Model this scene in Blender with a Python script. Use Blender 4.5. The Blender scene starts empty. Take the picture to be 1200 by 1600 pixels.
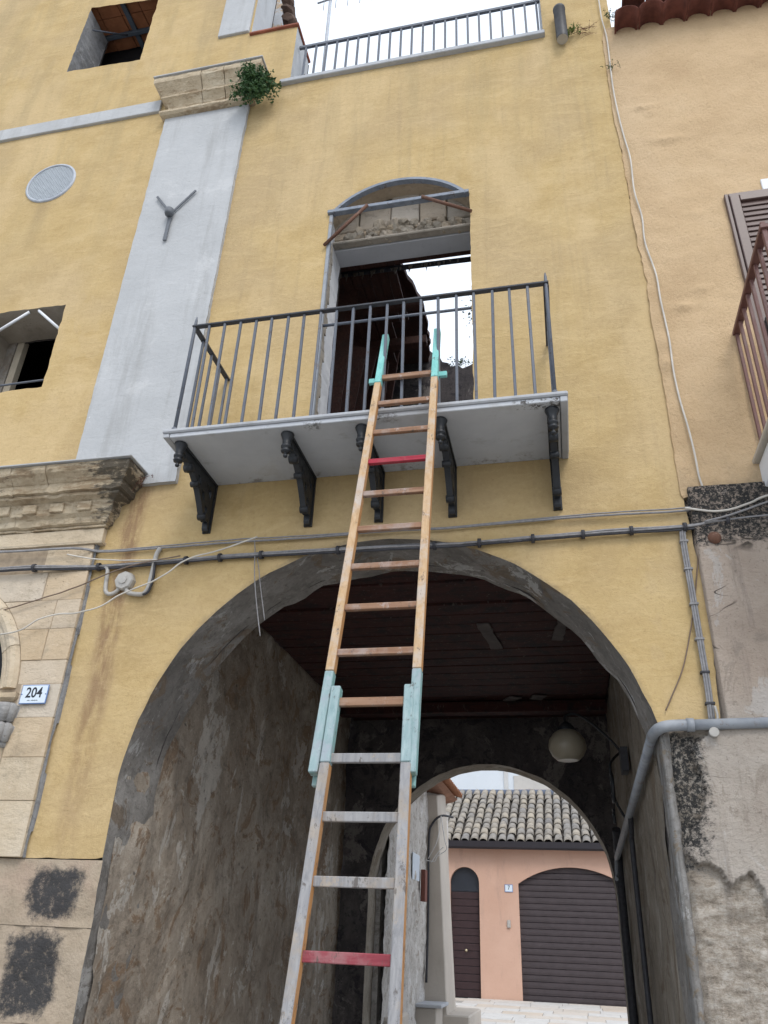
import bpy, bmesh, math, random
from mathutils import Vector, Matrix, noise
from mathutils.geometry import delaunay_2d_cdt
R = math.radians
rng = random.Random(7)
scene = bpy.context.scene
col = scene.collection

# ------------------------------------------------------------------ camera
cam_d = bpy.data.cameras.new('camera'); cam = bpy.data.objects.new('camera', cam_d); col.objects.link(cam)
scene.camera = cam
cam_d.sensor_fit = 'VERTICAL'; cam_d.sensor_height = 24.0; cam_d.lens = 24.0*1222/1600
cam_d.clip_start = 0.05; cam_d.clip_end = 500
def cam_matrix(loc, yaw, pitch, roll):
    fwd = Vector((-math.sin(yaw)*math.cos(pitch), math.cos(yaw)*math.cos(pitch), math.sin(pitch)))
    rt = Vector((math.cos(yaw), math.sin(yaw), 0)); up = rt.cross(fwd)
    r2 = math.cos(roll)*rt+math.sin(roll)*up; u2 = -math.sin(roll)*rt+math.cos(roll)*up
    m = Matrix((r2, u2, -fwd)).transposed().to_4x4(); m.translation = loc
    return m
cam.matrix_world = cam_matrix(Vector((0, -4.7, 1.5)), R(13.36), R(28.42), R(2.47))

# ------------------------------------------------------------------ world, sun, exposure
SUN_EL, SUN_AZ = R(50), R(153)          # azimuth clockwise from +Y (north): light from the street side, a little from the right
w = bpy.data.worlds.new('World'); scene.world = w; w.use_nodes = True
nt = w.node_tree; nt.nodes.clear()
sky = nt.nodes.new('ShaderNodeTexSky'); sky.sky_type = 'NISHITA'; sky.sun_disc = False
sky.sun_elevation = SUN_EL; sky.sun_rotation = SUN_AZ; sky.air_density = 1.0; sky.dust_density = 4.0; sky.ozone_density = 1.0
mx = nt.nodes.new('ShaderNodeMix'); mx.data_type = 'RGBA'; mx.inputs[0].default_value = 0.86   # an even veil of overcast cloud over the clear sky
nt.links.new(sky.outputs[0], mx.inputs[6]); mx.inputs[7].default_value = (5.5, 6.0, 6.7, 1)
bg = nt.nodes.new('ShaderNodeBackground'); bg.inputs[1].default_value = 0.15
wo = nt.nodes.new('ShaderNodeOutputWorld')
nt.links.new(mx.outputs[2], bg.inputs[0]); nt.links.new(bg.outputs[0], wo.inputs[0])
sd = bpy.data.lights.new('sun', 'SUN'); sd.energy = 1.0; sd.angle = R(20); sd.color = (1.0, 0.97, 0.92)
so = bpy.data.objects.new('sun', sd); col.objects.link(so)
sv = Vector((math.sin(SUN_AZ)*math.cos(SUN_EL), math.cos(SUN_AZ)*math.cos(SUN_EL), math.sin(SUN_EL)))
so.rotation_euler = sv.to_track_quat('Z', 'Y').to_euler(); so.location = sv*30
vs = scene.view_settings; vs.view_transform = 'Standard'; vs.look = 'None'; vs.gamma = 1; vs.use_curve_mapping = False
vs.exposure = 0.62
scene.render.engine = 'CYCLES'
scene.cycles.use_adaptive_sampling = True; scene.cycles.adaptive_threshold = 0.02
scene.cycles.max_bounces = 4; scene.cycles.diffuse_bounces = 3; scene.cycles.glossy_bounces = 2; scene.cycles.transmission_bounces = 0

# ------------------------------------------------------------------ helpers: objects
def link(o): col.objects.link(o); return o
ORIG = {}
def thing(name, label, cat, loc=(0, 0, 0), group=None):
    o = link(bpy.data.objects.new(name, None)); o.location = loc; o.empty_display_size = .1
    o['label'] = label; o['category'] = cat
    if group: o['group'] = group
    ORIG[o] = Vector(loc)
    return o
def setparent(o, p):
    if p is None: return
    o.parent = p
    o.matrix_parent_inverse = Matrix.Translation(-ORIG.get(p, Vector((0, 0, 0))))
def add(name, me, mat, parent=None, loc=None, rot=None, label=None, cat=None, group=None, kind=None):
    o = link(bpy.data.objects.new(name, me))
    if mat is not None and not me.materials:
        for m in (mat if isinstance(mat, (list, tuple)) else [mat]): me.materials.append(m)
    if loc is not None: o.location = loc
    if rot is not None: o.rotation_euler = rot
    setparent(o, parent)
    if label: o['label'] = label
    if cat: o['category'] = cat
    if group: o['group'] = group
    if kind: o['kind'] = kind
    return o
class MB:
    """collects shapes into one mesh"""
    def __init__(s): s.v = []; s.f = []; s.m = []; s.sm = []
    def raw(s, v, f, m=0, smooth=False):
        b = len(s.v); s.v += [tuple(p) for p in v]
        for q in f: s.f.append(tuple(i+b for i in q)); s.m.append(m); s.sm.append(smooth)
        return s
    def box(s, x0, x1, y0, y1, z0, z1, m=0):
        v = [(x, y, z) for z in (z0, z1) for y in (y0, y1) for x in (x0, x1)]
        f = [(0, 2, 3, 1), (4, 5, 7, 6), (0, 1, 5, 4), (2, 6, 7, 3), (0, 4, 6, 2), (1, 3, 7, 5)]
        return s.raw(v, f, m)
    def tube(s, pts, r, n=8, m=0, smooth=True, caps=True):
        pts = [Vector(p) for p in pts]; N = len(pts)
        rs = r if isinstance(r, (list, tuple)) else [r]*N
        v = []; up = None
        for i, p in enumerate(pts):
            t = (pts[min(i+1, N-1)]-pts[max(i-1, 0)])
            if t.length < 1e-9: t = Vector((0, 0, 1))
            t.normalize()
            if up is None: up = Vector((0, 0, 1)) if abs(t.z) < .9 else Vector((1, 0, 0))
            a = t.cross(up); 
            if a.length < 1e-6: a = t.orthogonal()
            a.normalize(); b = a.cross(t); b.normalize(); up = b
            for k in range(n):
                an = 2*math.pi*(k+.5)/n
                v.append(p+a*(math.cos(an)*rs[i])+b*(math.sin(an)*rs[i]))
        f = []
        for i in range(N-1):
            for k in range(n):
                k2 = (k+1) % n; f.append((i*n+k, i*n+k2, (i+1)*n+k2, (i+1)*n+k))
        s.raw(v, f, m, smooth)
        if caps:
            b = len(s.v)-len(v)
            s.f.append(tuple(b+k for k in reversed(range(n)))); s.m.append(m); s.sm.append(False)
            s.f.append(tuple(b+(N-1)*n+k for k in range(n))); s.m.append(m); s.sm.append(False)
        return s
    def lathe(s, prof, c=(0, 0, 0), n=16, axis='z', m=0, smooth=True):
        v = []; c = Vector(c)
        for (r, h) in prof:
            for k in range(n):
                a = 2*math.pi*k/n; x, y = r*math.cos(a), r*math.sin(a)
                v.append(c+(Vector((x, y, h)) if axis == 'z' else Vector((x, h, y)) if axis == 'y' else Vector((h, x, y))))
        f = [(i*n+k, i*n+(k+1) % n, (i+1)*n+(k+1) % n, (i+1)*n+k) for i in range(len(prof)-1) for k in range(n)]
        return s.raw(v, f, m, smooth)
    def prism(s, poly, a0, a1, axis='y', m=0):
        """closed 2-D outline pushed from a0 to a1 along an axis. poly coords: y -> (x,z); x -> (y,z); z -> (x,y)"""
        mk = {'y': lambda p, a: (p[0], a, p[1]), 'x': lambda p, a: (a, p[0], p[1]), 'z': lambda p, a: (p[0], p[1], a)}[axis]
        n = len(poly)
        v = [mk(p, a0) for p in poly]+[mk(p, a1) for p in poly]
        f = [tuple(range(n)), tuple(reversed(range(n, 2*n)))]+[(i, i+n, (i+1) % n+n, (i+1) % n) for i in range(n)]
        return s.raw(v, f, m)
    def mesh(s, name, bevel=0, seg=1, fix=True):
        me = bpy.data.meshes.new(name); me.from_pydata(s.v, [], s.f)
        for i, p in enumerate(me.polygons): p.material_index = s.m[i]; p.use_smooth = s.sm[i]
        if fix or bevel:
            bm = bmesh.new(); bm.from_mesh(me)
            if fix: bmesh.ops.recalc_face_normals(bm, faces=bm.faces)
            if bevel:
                bmesh.ops.bevel(bm, geom=[e for e in bm.edges if len(e.link_faces) == 2 and e.calc_face_angle(0) > .5], offset=bevel, segments=seg, affect='EDGES', profile=.5)
            bm.to_mesh(me); bm.free()
        me.update(); return me
    def obj(s, name, mat, parent=None, bevel=0, **k):
        return add(name, s.mesh(name, bevel), mat, parent, **k)
def bevel_box(name, sx, sy, sz, bev=.004):
    return MB().box(-sx/2, sx/2, -sy/2, sy/2, -sz/2, sz/2).mesh(name, bev)
def smooth_line(pts, sub=6):
    P = [Vector(p) for p in pts]; out = []
    for i in range(len(P)-1):
        p0, p1, p2, p3 = P[max(i-1, 0)], P[i], P[i+1], P[min(i+2, len(P)-1)]
        for k in range(sub):
            t = k/sub
            out.append(.5*((2*p1)+(p2-p0)*t+(2*p0-5*p1+4*p2-p3)*t*t+(3*p1-p0-3*p2+p3)*t**3))
    out.append(P[-1]); return out
def inside(x, z, poly):
    c = False; j = len(poly)-1
    for i in range(len(poly)):
        xi, zi = poly[i]; xj, zj = poly[j]
        if (zi > z) != (zj > z) and x < (xj-xi)*(z-zi)/(zj-zi)+xi: c = not c
        j = i
    return c
def rough_edge(poly, step=.05, amp=.006, seed=0, closed=True):
    """subdivide an outline and wobble it like broken plaster"""
    out = []; n = len(poly)
    for i in range(n if closed else n-1):
        a, b = poly[i], poly[(i+1) % n]
        L = math.hypot(b[0]-a[0], b[1]-a[1]); k = max(1, int(L/step))
        for t in range(k):
            u = t/k; x = a[0]+(b[0]-a[0])*u; z = a[1]+(b[1]-a[1])*u
            if t or amp > .01:
                d = noise.noise(Vector((x*9+seed, z*9, seed)))+.6*noise.noise(Vector((x*31+seed, z*31, seed)))
                nx, nz = (b[1]-a[1])/L, -(b[0]-a[0])/L
                x += nx*d*amp; z += nz*d*amp
            out.append((x, z))
    if not closed: out.append(poly[-1])
    return out
def sheet(outer, holes, y0, grid, yfun=None):
    """wall face in the XZ plane with real openings; returns verts, faces"""
    vs_, es = [], []
    for poly in [outer]+holes:
        b = len(vs_); n = len(poly); vs_ += [Vector(p) for p in poly]; es += [(b+i, b+(i+1) % n) for i in range(n)]
    nb = len(vs_)
    xs = [p[0] for p in outer]; zs = [p[1] for p in outer]
    x = min(xs)+grid/2
    while x < max(xs):
        z = min(zs)+grid/2
        while z < max(zs):
            px, pz = x+rng.uniform(-.2, .2)*grid, z+rng.uniform(-.2, .2)*grid
            if inside(px, pz, outer) and not any(inside(px, pz, h) for h in holes): vs_.append(Vector((px, pz)))
            z += grid
        x += grid
    ov, oe, of, *_ = delaunay_2d_cdt(vs_, es, [], 0, 1e-5)
    V = []; 
    for p in ov:
        V.append((p.x, y0+(yfun(p.x, p.y) if yfun else 0), p.y))
    F = []
    for t in of:
        cx = sum(ov[i].x for i in t)/3; cz = sum(ov[i].y for i in t)/3
        if inside(cx, cz, outer) and not any(inside(cx, cz, h) for h in holes):
            a, b, c = (ov[i] for i in t)
            cr = (b.x-a.x)*(c.y-a.y)-(b.y-a.y)*(c.x-a.x)
            F.append(tuple(t) if cr > 0 else tuple(reversed(t)))
    return V, F
def ring(poly, y0, y1, closed=True, seg=1):
    v = []; f = []; n = len(poly)
    for s_ in range(seg+1):
        y = y0+(y1-y0)*s_/seg
        v += [(p[0], y, p[1]) for p in poly]
    for s_ in range(seg):
        for i in range(n if closed else n-1):
            j = (i+1) % n; f.append((s_*n+i, s_*n+j, (s_+1)*n+j, (s_+1)*n+i))
    return v, f
def fbm(x, y, z, o=4): return noise.fractal(Vector((x, y, z)), .9, 2.1, o)
def sstep(a, b, x):
    t = max(0, min(1, (x-a)/(b-a))); return t*t*(3-2*t)

# ------------------------------------------------------------------ helpers: materials
class Mat:
    def __init__(s, name):
        s.m = bpy.data.materials.new(name); s.m.use_nodes = True; s.t = s.m.node_tree; s.t.nodes.clear()
        s.b = s.n('ShaderNodeBsdfPrincipled'); s.o = s.n('ShaderNodeOutputMaterial')
        s.t.links.new(s.b.outputs[0], s.o.inputs[0]); s.b.inputs['Specular IOR Level'].default_value = .3
        s._p = None; s.h = None
    def n(s, k): return s.t.nodes.new(k)
    def l(s, a, b):
        if isinstance(a, (int, float)): b.default_value = a
        elif isinstance(a, (tuple, list)): b.default_value = tuple(a)+((1,) if len(a) == 3 and b.type == 'RGBA' else ())
        else: s.t.links.new(a, b)
    @property
    def pos(s):
        if s._p is None: s._p = s.n('ShaderNodeNewGeometry').outputs['Position']
        return s._p
    def objco(s):
        """object coordinates shifted by a random amount for each copy"""
        tc = s.n('ShaderNodeTexCoord').outputs['Object']; oi = s.n('ShaderNodeObjectInfo').outputs['Random']
        sc = s.n('ShaderNodeVectorMath'); sc.operation = 'SCALE'; sc.inputs[0].default_value = (37, 53, 71); s.l(oi, sc.inputs['Scale'])
        ad = s.n('ShaderNodeVectorMath'); ad.operation = 'ADD'; s.l(tc, ad.inputs[0]); s.l(sc.outputs[0], ad.inputs[1])
        return ad.outputs[0]
    def rnd(s): return s.n('ShaderNodeObjectInfo').outputs['Random']
    def sc(s, v, k):
        m = s.n('ShaderNodeVectorMath'); m.operation = 'MULTIPLY'; s.l(v, m.inputs[0]); m.inputs[1].default_value = k; return m.outputs[0]
    def xyz(s, v=None):
        q = s.n('ShaderNodeSeparateXYZ'); s.l(v or s.pos, q.inputs[0]); return q.outputs
    def noise(s, scale, detail=5, rough=.55, v=None, dist=0):
        q = s.n('ShaderNodeTexNoise'); s.l(v or s.pos, q.inputs['Vector']); q.inputs['Scale'].default_value = scale
        q.inputs['Detail'].default_value = detail; q.inputs['Roughness'].default_value = rough; q.inputs['Distortion'].default_value = dist
        return q.outputs['Fac']
    def voro(s, scale, v=None, feat='F1', out='Distance'):
        q = s.n('ShaderNodeTexVoronoi'); q.feature = feat; s.l(v or s.pos, q.inputs['Vector']); q.inputs['Scale'].default_value = scale
        return q.outputs[out]
    def ma(s, op, a, b=0, c=None, clamp=False):
        q = s.n('ShaderNodeMath'); q.operation = op; q.use_clamp = clamp; s.l(a, q.inputs[0]); s.l(b, q.inputs[1])
        if c is not None: s.l(c, q.inputs[2])
        return q.outputs[0]
    def rng(s, f, a, b, c=0, d=1):
        q = s.n('ShaderNodeMapRange'); q.interpolation_type = 'SMOOTHSTEP'; s.l(f, q.inputs[0])
        for i, k in enumerate((a, b, c, d)): q.inputs[i+1].default_value = k
        return q.outputs[0]
    def mix(s, f, a, b, mode='MIX'):
        q = s.n('ShaderNodeMix'); q.data_type = 'RGBA'; q.blend_type = mode; s.l(f, q.inputs[0]); s.l(a, q.inputs[6]); s.l(b, q.inputs[7]); return q.outputs[2]
    def ramp(s, f, stops):
        q = s.n('ShaderNodeValToRGB'); s.l(f, q.inputs[0]); e = q.color_ramp.elements
        while len(e) < len(stops): e.new(.5)
        for i, (p, c) in enumerate(stops): e[i].position = p; e[i].color = tuple(c)+(1,)
        return q.outputs[0]
    def bump(s, h, dist, strength=1.0):
        q = s.n('ShaderNodeBump'); s.l(h, q.inputs['Height']); q.inputs['Distance'].default_value = dist; q.inputs['Strength'].default_value = strength
        if s.h is not None: s.l(s.h, q.inputs['Normal'])
        s.h = q.outputs[0]
    def attr(s, name):
        q = s.n('ShaderNodeAttribute'); q.attribute_name = name; return q.outputs['Fac']
    def done(s, colr, rough=.9, metal=0, spec=None):
        s.l(colr, s.b.inputs['Base Color']); s.l(rough, s.b.inputs['Roughness']); s.b.inputs['Metallic'].default_value = metal
        if spec is not None: s.b.inputs['Specular IOR Level'].default_value = spec
        if s.h is not None: s.l(s.h, s.b.inputs['Normal'])
        return s.m

def mat_yellow():
    q = Mat('yellow_plaster'); x, y, z = q.xyz()
    big = q.noise(.55, 3, .6); mid = q.noise(2.3, 4, .6, q.sc(q.pos, (1, 1, 1.6))); trow = q.noise(7, 4, .6, q.sc(q.pos, (.55, 1, 1.6)), 1.0)
    c = q.ramp(mid, [(.25, (.425, .300, .132)), (.5, (.502, .365, .174)), (.78, (.560, .420, .217))])
    c = q.mix(q.rng(big, .42, .66, 0, .8), c, (.435, .325, .185)); c = q.mix(q.rng(q.noise(.8, 4, .65, q.sc(q.pos, (1, 1, .6))), .52, .62, 0, .55), c, (.57, .43, .24))
    rp = q.noise(.9, 5, .6, q.sc(q.pos, (1.2, 1, .8))); c = q.mix(q.rng(rp, .62, .635, 0, .35), c, (.50, .375, .21))
    run = q.noise(2.0, 4, .7, q.sc(q.pos, (5.5, 1, .22))); und = q.ma('MAXIMUM', q.ma('MULTIPLY', q.rng(z, 7.9, 9.3), q.rng(x, -2.5, -2.4)), q.ma('MULTIPLY', q.rng(z, 3.9, 4.44), q.rng(x, -2.6, -2.5)))
    c = q.mix(q.ma('MULTIPLY', q.ma('MULTIPLY', q.rng(run, .50, .72), und), .22), c, (.27, .205, .125))
    c = q.mix(q.ma('MULTIPLY', q.rng(trow, .48, .72), .35), c, (.60, .45, .245))
    # greyish weather wash under the parapet and beside the pipe
    wash = q.noise(1.4, 3, .65, q.sc(q.pos, (3.0, 1, .35)))
    hi = q.rng(z, 6.0, 9.4)
    c = q.mix(q.ma('MULTIPLY', q.ma('MULTIPLY', q.rng(wash, .42, .7), hi), .45), c, (.36, .28, .15))
    # brown run-off below the end of the portal cornice
    wob = q.ma('MULTIPLY_ADD', q.noise(1.6, 3), .16, -3.14)
    d = q.ma('ABSOLUTE', q.ma('SUBTRACT', x, wob))
    st = q.ma('MULTIPLY', q.rng(d, .035, .125, 1, 0), q.rng(z, 1.7, 3.3, .25, 1))
    st = q.ma('MULTIPLY', st, q.rng(z, 4.5, 4.62, 1, 0))
    st = q.ma('MULTIPLY', st, q.rng(q.noise(5, 4, .7, q.sc(q.pos, (2.2, 1, .6))), .30, .62))
    c = q.mix(q.ma('MULTIPLY', st, .70), c, (.185, .10, .062))
    # second fainter run beside it
    # drip under the round vent
    d3 = q.ma('ABSOLUTE', q.ma('ADD', x, 4.90)); st3 = q.ma('MULTIPLY', q.rng(d3, .02, .13, 1, 0), q.rng(z, 7.1, 8.05)); st3 = q.ma('MULTIPLY', st3, q.rng(z, 8.05, 8.1, 1, 0))
    c = q.mix(q.ma('MULTIPLY', st3, .28), c, (.24, .17, .09))
    # grime along the big arch edge
    dx = q.ma('ADD', x, 1.1); dz = q.ma('SUBTRACT', z, 2.22)
    rr = q.ma('SQRT', q.ma('ADD', q.ma('MULTIPLY', dx, dx), q.ma('MULTIPLY', dz, dz)))
    edge = q.ma('ADD', rr, q.ma('MULTIPLY_ADD', q.noise(6, 5, .7), .16, -.08))
    g = q.ma('MULTIPLY', q.rng(edge, 1.675, 1.72, 1, 0), q.rng(z, 2.4, 3.2, .2, 1))
    c = q.mix(q.ma('MULTIPLY', g, .35), c, (.115, .100, .088))
    # fine speckle
    gr = q.noise(30, 4, .75); c = q.mix(q.rng(gr, .50, .74, 0, .38), c, (.345, .232, .105)); c = q.mix(q.rng(gr, .48, .28, 0, .30), c, (.63, .48, .27))
    c = q.mix(q.rng(q.noise(90, 3, .7), .58, .78, 0, .35), c, (.30, .205, .095))
    q.bump(trow, .010, .5); q.bump(gr, .006, .8); q.bump(q.noise(95, 4, .7), .003, .8)
    return q.done(c, .92)
def mat_peach():
    q = Mat('peach_roughcast'); x, y, z = q.xyz()
    mid = q.noise(1.6, 5, .6); lump = q.noise(26, 3, .6, q.sc(q.pos, (1, 1, .65)), .8)
    c = q.ramp(mid, [(.28, (.490, .345, .200)), (.5, (.570, .411, .246)), (.75, (.620, .461, .288))])
    pk = q.ma('MULTIPLY', q.rng(x, .85, 1.35, 1, 0), q.rng(z, 6.0, 8.6, .15, 1))
    c = q.mix(q.ma('MULTIPLY', pk, .45), c, (.50, .370, .235))
    c = q.mix(q.rng(lump, .55, .85, 0, .35), c, (.43, .29, .15))
    low = q.ma('MULTIPLY', q.rng(z, 4.05, 4.5, 1, 0), q.rng(q.noise(5, 5, .7), .42, .62))
    c = q.mix(q.ma('MULTIPLY', low, .4), c, (.30, .23, .15))
    fl = q.noise(48, 5, .75); c = q.mix(q.rng(fl, .52, .75, 0, .45), c, (.36, .25, .14)); c = q.mix(q.rng(fl, .46, .26, 0, .35), c, (.68, .53, .36))
    q.bump(lump, .010, .7); q.bump(fl, .010, .9); q.bump(q.noise(120, 3, .7), .003, .8)
    return q.done(c, .95)
def mat_flat_plaster(name, a, b, cstain=None, scale=1.8, bd=.006):
    q = Mat(name); m = q.noise(scale, 6, .62)
    c = q.ramp(m, [(.28, a), (.72, b)])
    if cstain:
        s_ = q.noise(2.2, 5, .7, q.sc(q.pos, (2.4, 2.4, .5)))
        c = q.mix(q.rng(s_, .52, .78, 0, .6), c, cstain)
    gr = q.noise(26, 5, .75); c = q.mix(q.rng(gr, .52, .76, 0, .30), c, tuple(k*.72 for k in a)); c = q.mix(q.rng(q.noise(3.1, 7, .75), .60, .70, 0, .30), c, tuple(min(1, k*1.12) for k in b))
    q.bump(q.noise(9, 4, .6, q.sc(q.pos, (.7, 1, 1.4)), .8), bd, .5); q.bump(q.noise(60, 3, .6), bd*.35, .5)
    return q.done(c, .9)
def mat_layered(name, cols, scale=1.0, bd=.02, streak=.4, dark=(.03, .027, .025), darkamt=.3, pits=.5):
    """old dirty masonry: several coats showing through one another, pits and streaks"""
    q = Mat(name)
    a = q.noise(1.1*scale, 6, .72, None, .6); b = q.noise(2.4*scale, 7, .74, None, 1.0); c_ = q.noise(7*scale, 5, .75); d = q.noise(1.7*scale, 7, .72, q.sc(q.pos, (1, 1, .7)), .5); e = q.noise(4.3*scale, 6, .74)
    c = q.ramp(a, [(.30, cols[0]), (.5, cols[1]), (.70, cols[2])])
    c = q.mix(q.rng(b, .54, .575, 0, .8), c, cols[3])
    c = q.mix(q.rng(d, .575, .60, 0, .75), c, cols[4])
    c = q.mix(q.rng(e, .60, .625, 0, .6), c, cols[2])
    c = q.mix(q.rng(e, .40, .375, 0, .6), c, cols[0])
    st = q.noise(2.0, 7, .72, q.sc(q.pos, (4, 4, .45)))
    c = q.mix(q.rng(st, .48, .72, 0, streak), c, dark)
    c = q.mix(q.rng(c_, .52, .68, 0, darkamt), c, dark)
    g = q.noise(24, 6, .78); c = q.mix(q.rng(g, .54, .70, 0, .55), c, tuple(k*.5 for k in cols[0])); c = q.mix(q.rng(g, .44, .30, 0, .4), c, tuple(min(1, k*1.25) for k in cols[2]))
    pt = q.ma('MULTIPLY', q.rng(q.voro(9*scale, q.sc(q.pos, (1, 1, 1.3))), .08, .24, 1, 0), q.rng(q.noise(2.2, 4, .6), .52, .60))
    pt = q.ma('MULTIPLY', pt, q.rng(g, .40, .56)); c = q.mix(q.ma('MULTIPLY', pt, pits), c, dark)
    q.bump(b, bd, .8); q.bump(q.ma('SUBTRACT', 1, pt), bd*.5, .6); q.bump(g, bd*.5, .9); q.bump(q.noise(80, 5, .75), bd*.15, .8)
    return q.done(c, .95)
def mat_cornice():
    q = Mat('weathered_cornice_stone'); x, y, z = q.xyz()
    m = q.noise(2.6, 7, .7); c = q.ramp(m, [(.3, (.41, .325, .22)), (.5, (.52, .43, .305)), (.7, (.60, .525, .40))])
    h = q.noise(3.2, 7, .72, q.sc(q.pos, (.9, 1, 4.5)))
    c = q.mix(q.rng(h, .50, .61, 0, .7), c, (.26, .18, .105))
    k = q.noise(5.0, 7, .74, q.sc(q.pos, (.8, 1, 3.0)))
    endm = q.rng(x, -3.55, -3.08); low = q.rng(z, 4.50, 4.30, 0, 1); up9 = q.rng(z, 6, 7)
    w_ = q.ma('ADD', q.ma('MULTIPLY', endm, q.rng(z, 4.8, 5.0, .20, .02)), k)
    c = q.mix(q.rng(w_, .60, .70, 0, .85), c, (.055, .050, .043))
    g = q.noise(30, 6, .78); c = q.mix(q.rng(g, .52, .70, 0, .55), c, (.17, .125, .08)); c = q.mix(q.rng(g, .44, .30, 0, .35), c, (.62, .55, .44))
    q.bump(q.noise(8, 7, .72, q.sc(q.pos, (1, 1, 2.5))), .022, .9); q.bump(g, .010, .9); q.bump(q.noise(85, 4, .7), .003, .8)
    return q.done(c, .95)
def mat_stone(name, a, b, c3, pit=.6, obj=True, bd=.012):
    q = Mat(name); v = q.objco() if obj else q.pos
    m = q.noise(3.0, 6, .65, v); f = q.noise(22, 5, .7, v)
    c = q.ramp(m, [(.25, a), (.5, b), (.8, c3)])
    if obj:
        r = q.rnd(); c = q.mix(q.rng(r, 0, 1, 0, .55), c, q.ramp(r, [(0, a), (.35, c3), (.7, (.52, .37, .22)), (1, (.55, .50, .44))]))
    c = q.mix(q.rng(f, .56, .78, 0, .35), c, tuple(k*.55 for k in a))
    c = q.mix(q.rng(f, .44, .28, 0, .35), c, tuple(min(1, k*1.15) for k in c3)); sv_ = q.noise(5.5, 7, .74, q.sc(v, (1, 1, 1.6))); c = q.mix(q.rng(sv_, .54, .66, 0, .5), c, tuple(k*.62 for k in b))
    w_ = q.noise(1.5, 6, .7)                          # world-space soot and lichen
    c = q.mix(q.rng(w_, .56, .72, 0, pit), c, (.09, .078, .062))
    pits = q.voro(34, q.sc(v, (1, 1, 1.5))); pm = q.rng(pits, .05, .22, 1, 0); pm = q.ma('MULTIPLY', pm, q.rng(q.noise(4, 3, .5, v), .5, .62))
    c = q.mix(q.ma('MULTIPLY', pm, .6), c, (.12, .085, .05))
    q.bump(q.noise(7, 6, .7, q.sc(v, (1, 1, 2.0))), bd*1.4, .8); q.bump(f, bd*.6, .8); q.bump(q.ma('SUBTRACT', 1, pm), bd*.6, .7); q.bump(q.noise(90, 3, .7, v), bd*.15, .7)
    return q.done(c, .93)
def mat_metal(name, c0, c1, rough=.5, rust=None, metal=0.0, scale=14):
    q = Mat(name); v = q.pos; m = q.noise(scale, 5, .65)
    c = q.ramp(m, [(.3, c0), (.7, c1)])
    if rust: c = q.mix(q.rng(q.noise(scale*1.7, 6, .72), .56, .68, 0, .85), c, rust)
    q.bump(q.noise(scale*6, 3, .6), .0012, .6)
    return q.done(c, q.rng(m, .3, .7, rough-.1, rough+.15), metal, .4)
def mat_wood(name, a, b, c3, grain=(1, 1, .06), worn=(.30, .29, .29), wamt=.5, obj=False):
    q = Mat(name); v = q.objco() if obj else q.pos
    g = q.noise(46, 5, .65, q.sc(v, grain), .5); p = q.noise(5, 5, .7, v)
    c = q.ramp(g, [(.28, a), (.5, b), (.75, c3)])
    c = q.mix(q.rng(p, .46, .66, 0, wamt), c, worn)
    c = q.mix(q.rng(q.noise(23, 5, .75, q.sc(v, (1, 1, .4))), .585, .66, 0, .8), c, (.10, .085, .075)); c = q.mix(q.rng(q.noise(11, 6, .78, q.sc(v, (1, 1, .6))), .58, .64, 0, .6), c, tuple(k*1.15 for k in worn))
    c = q.mix(q.rng(q.noise(60, 4, .8), .56, .70, 0, .4), c, tuple(k*.6 for k in a))
    q.bump(g, .0025, .6); q.bump(p, .002, .4)
    return q.done(c, .78)
def mat_plain(name, c, rough=.7, var=.12, scale=20, metal=0, spec=.3, obj=False, bd=.001):
    q = Mat(name); m = q.noise(scale, 4, .6, q.objco() if obj else None)
    cc = q.ramp(m, [(.25, tuple(k*(1-var) for k in c)), (.75, tuple(min(1, k*(1+var)) for k in c))])
    q.bump(q.noise(scale*5, 3, .6), bd, .5)
    return q.done(cc, rough, metal, spec)

YEL = mat_yellow(); PEACH = mat_peach()
def mat_pilaster():
    q = Mat('pale_grey_plaster'); m = q.noise(1.3, 6, .65); c = q.ramp(m, [(.3, (.40, .41, .42)), (.7, (.485, .495, .505))])
    s_ = q.noise(1.8, 6, .7, q.sc(q.pos, (3.5, 3.5, .35))); c = q.mix(q.rng(s_, .48, .72, 0, .55), c, (.315, .315, .312))
    c = q.mix(q.rng(q.noise(2.6, 7, .72), .58, .66, 0, .4), c, (.55, .555, .56)); g = q.noise(28, 5, .75); c = q.mix(q.rng(g, .52, .74, 0, .35), c, (.31, .315, .32))
    c = q.mix(q.rng(q.noise(4.5, 5, .6), .715, .74, 0, .9), c, (.66, .665, .67)); c = q.mix(q.rng(q.noise(3.1, 5, .62), .30, .275, 0, .5), c, (.40, .35, .28))
    q.bump(q.noise(6, 5, .65, q.sc(q.pos, (.7, 1, 1.3)), .7), .012, .6); q.bump(g, .004, .7)
    return q.done(c, .9)
PILA = mat_pilaster()
WHITEP = mat_flat_plaster('white_inner_plaster', (.58, .59, .61), (.72, .72, .73), (.34, .31, .28), 2.6, .012)
LINTEL = mat_flat_plaster('lintel_plaster', (.42, .43, .46), (.52, .53, .56), None, 2.2)
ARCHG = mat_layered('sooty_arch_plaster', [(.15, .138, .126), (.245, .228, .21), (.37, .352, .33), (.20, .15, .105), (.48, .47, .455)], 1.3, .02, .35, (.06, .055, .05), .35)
PASSL = mat_layered('old_passage_wall', [(.235, .188, .145), (.375, .315, .252), (.52, .455, .38), (.25, .165, .102), (.60, .56, .505)], 1.2, .024, .35, (.060, .052, .046), .4, .8)
PASSR = mat_layered('right_passage_wall', [(.20, .165, .125), (.27, .235, .19), (.35, .315, .27), (.18, .138, .095), (.40, .37, .32)], 1.1, .014, .55, (.075, .062, .05), .25)
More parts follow.
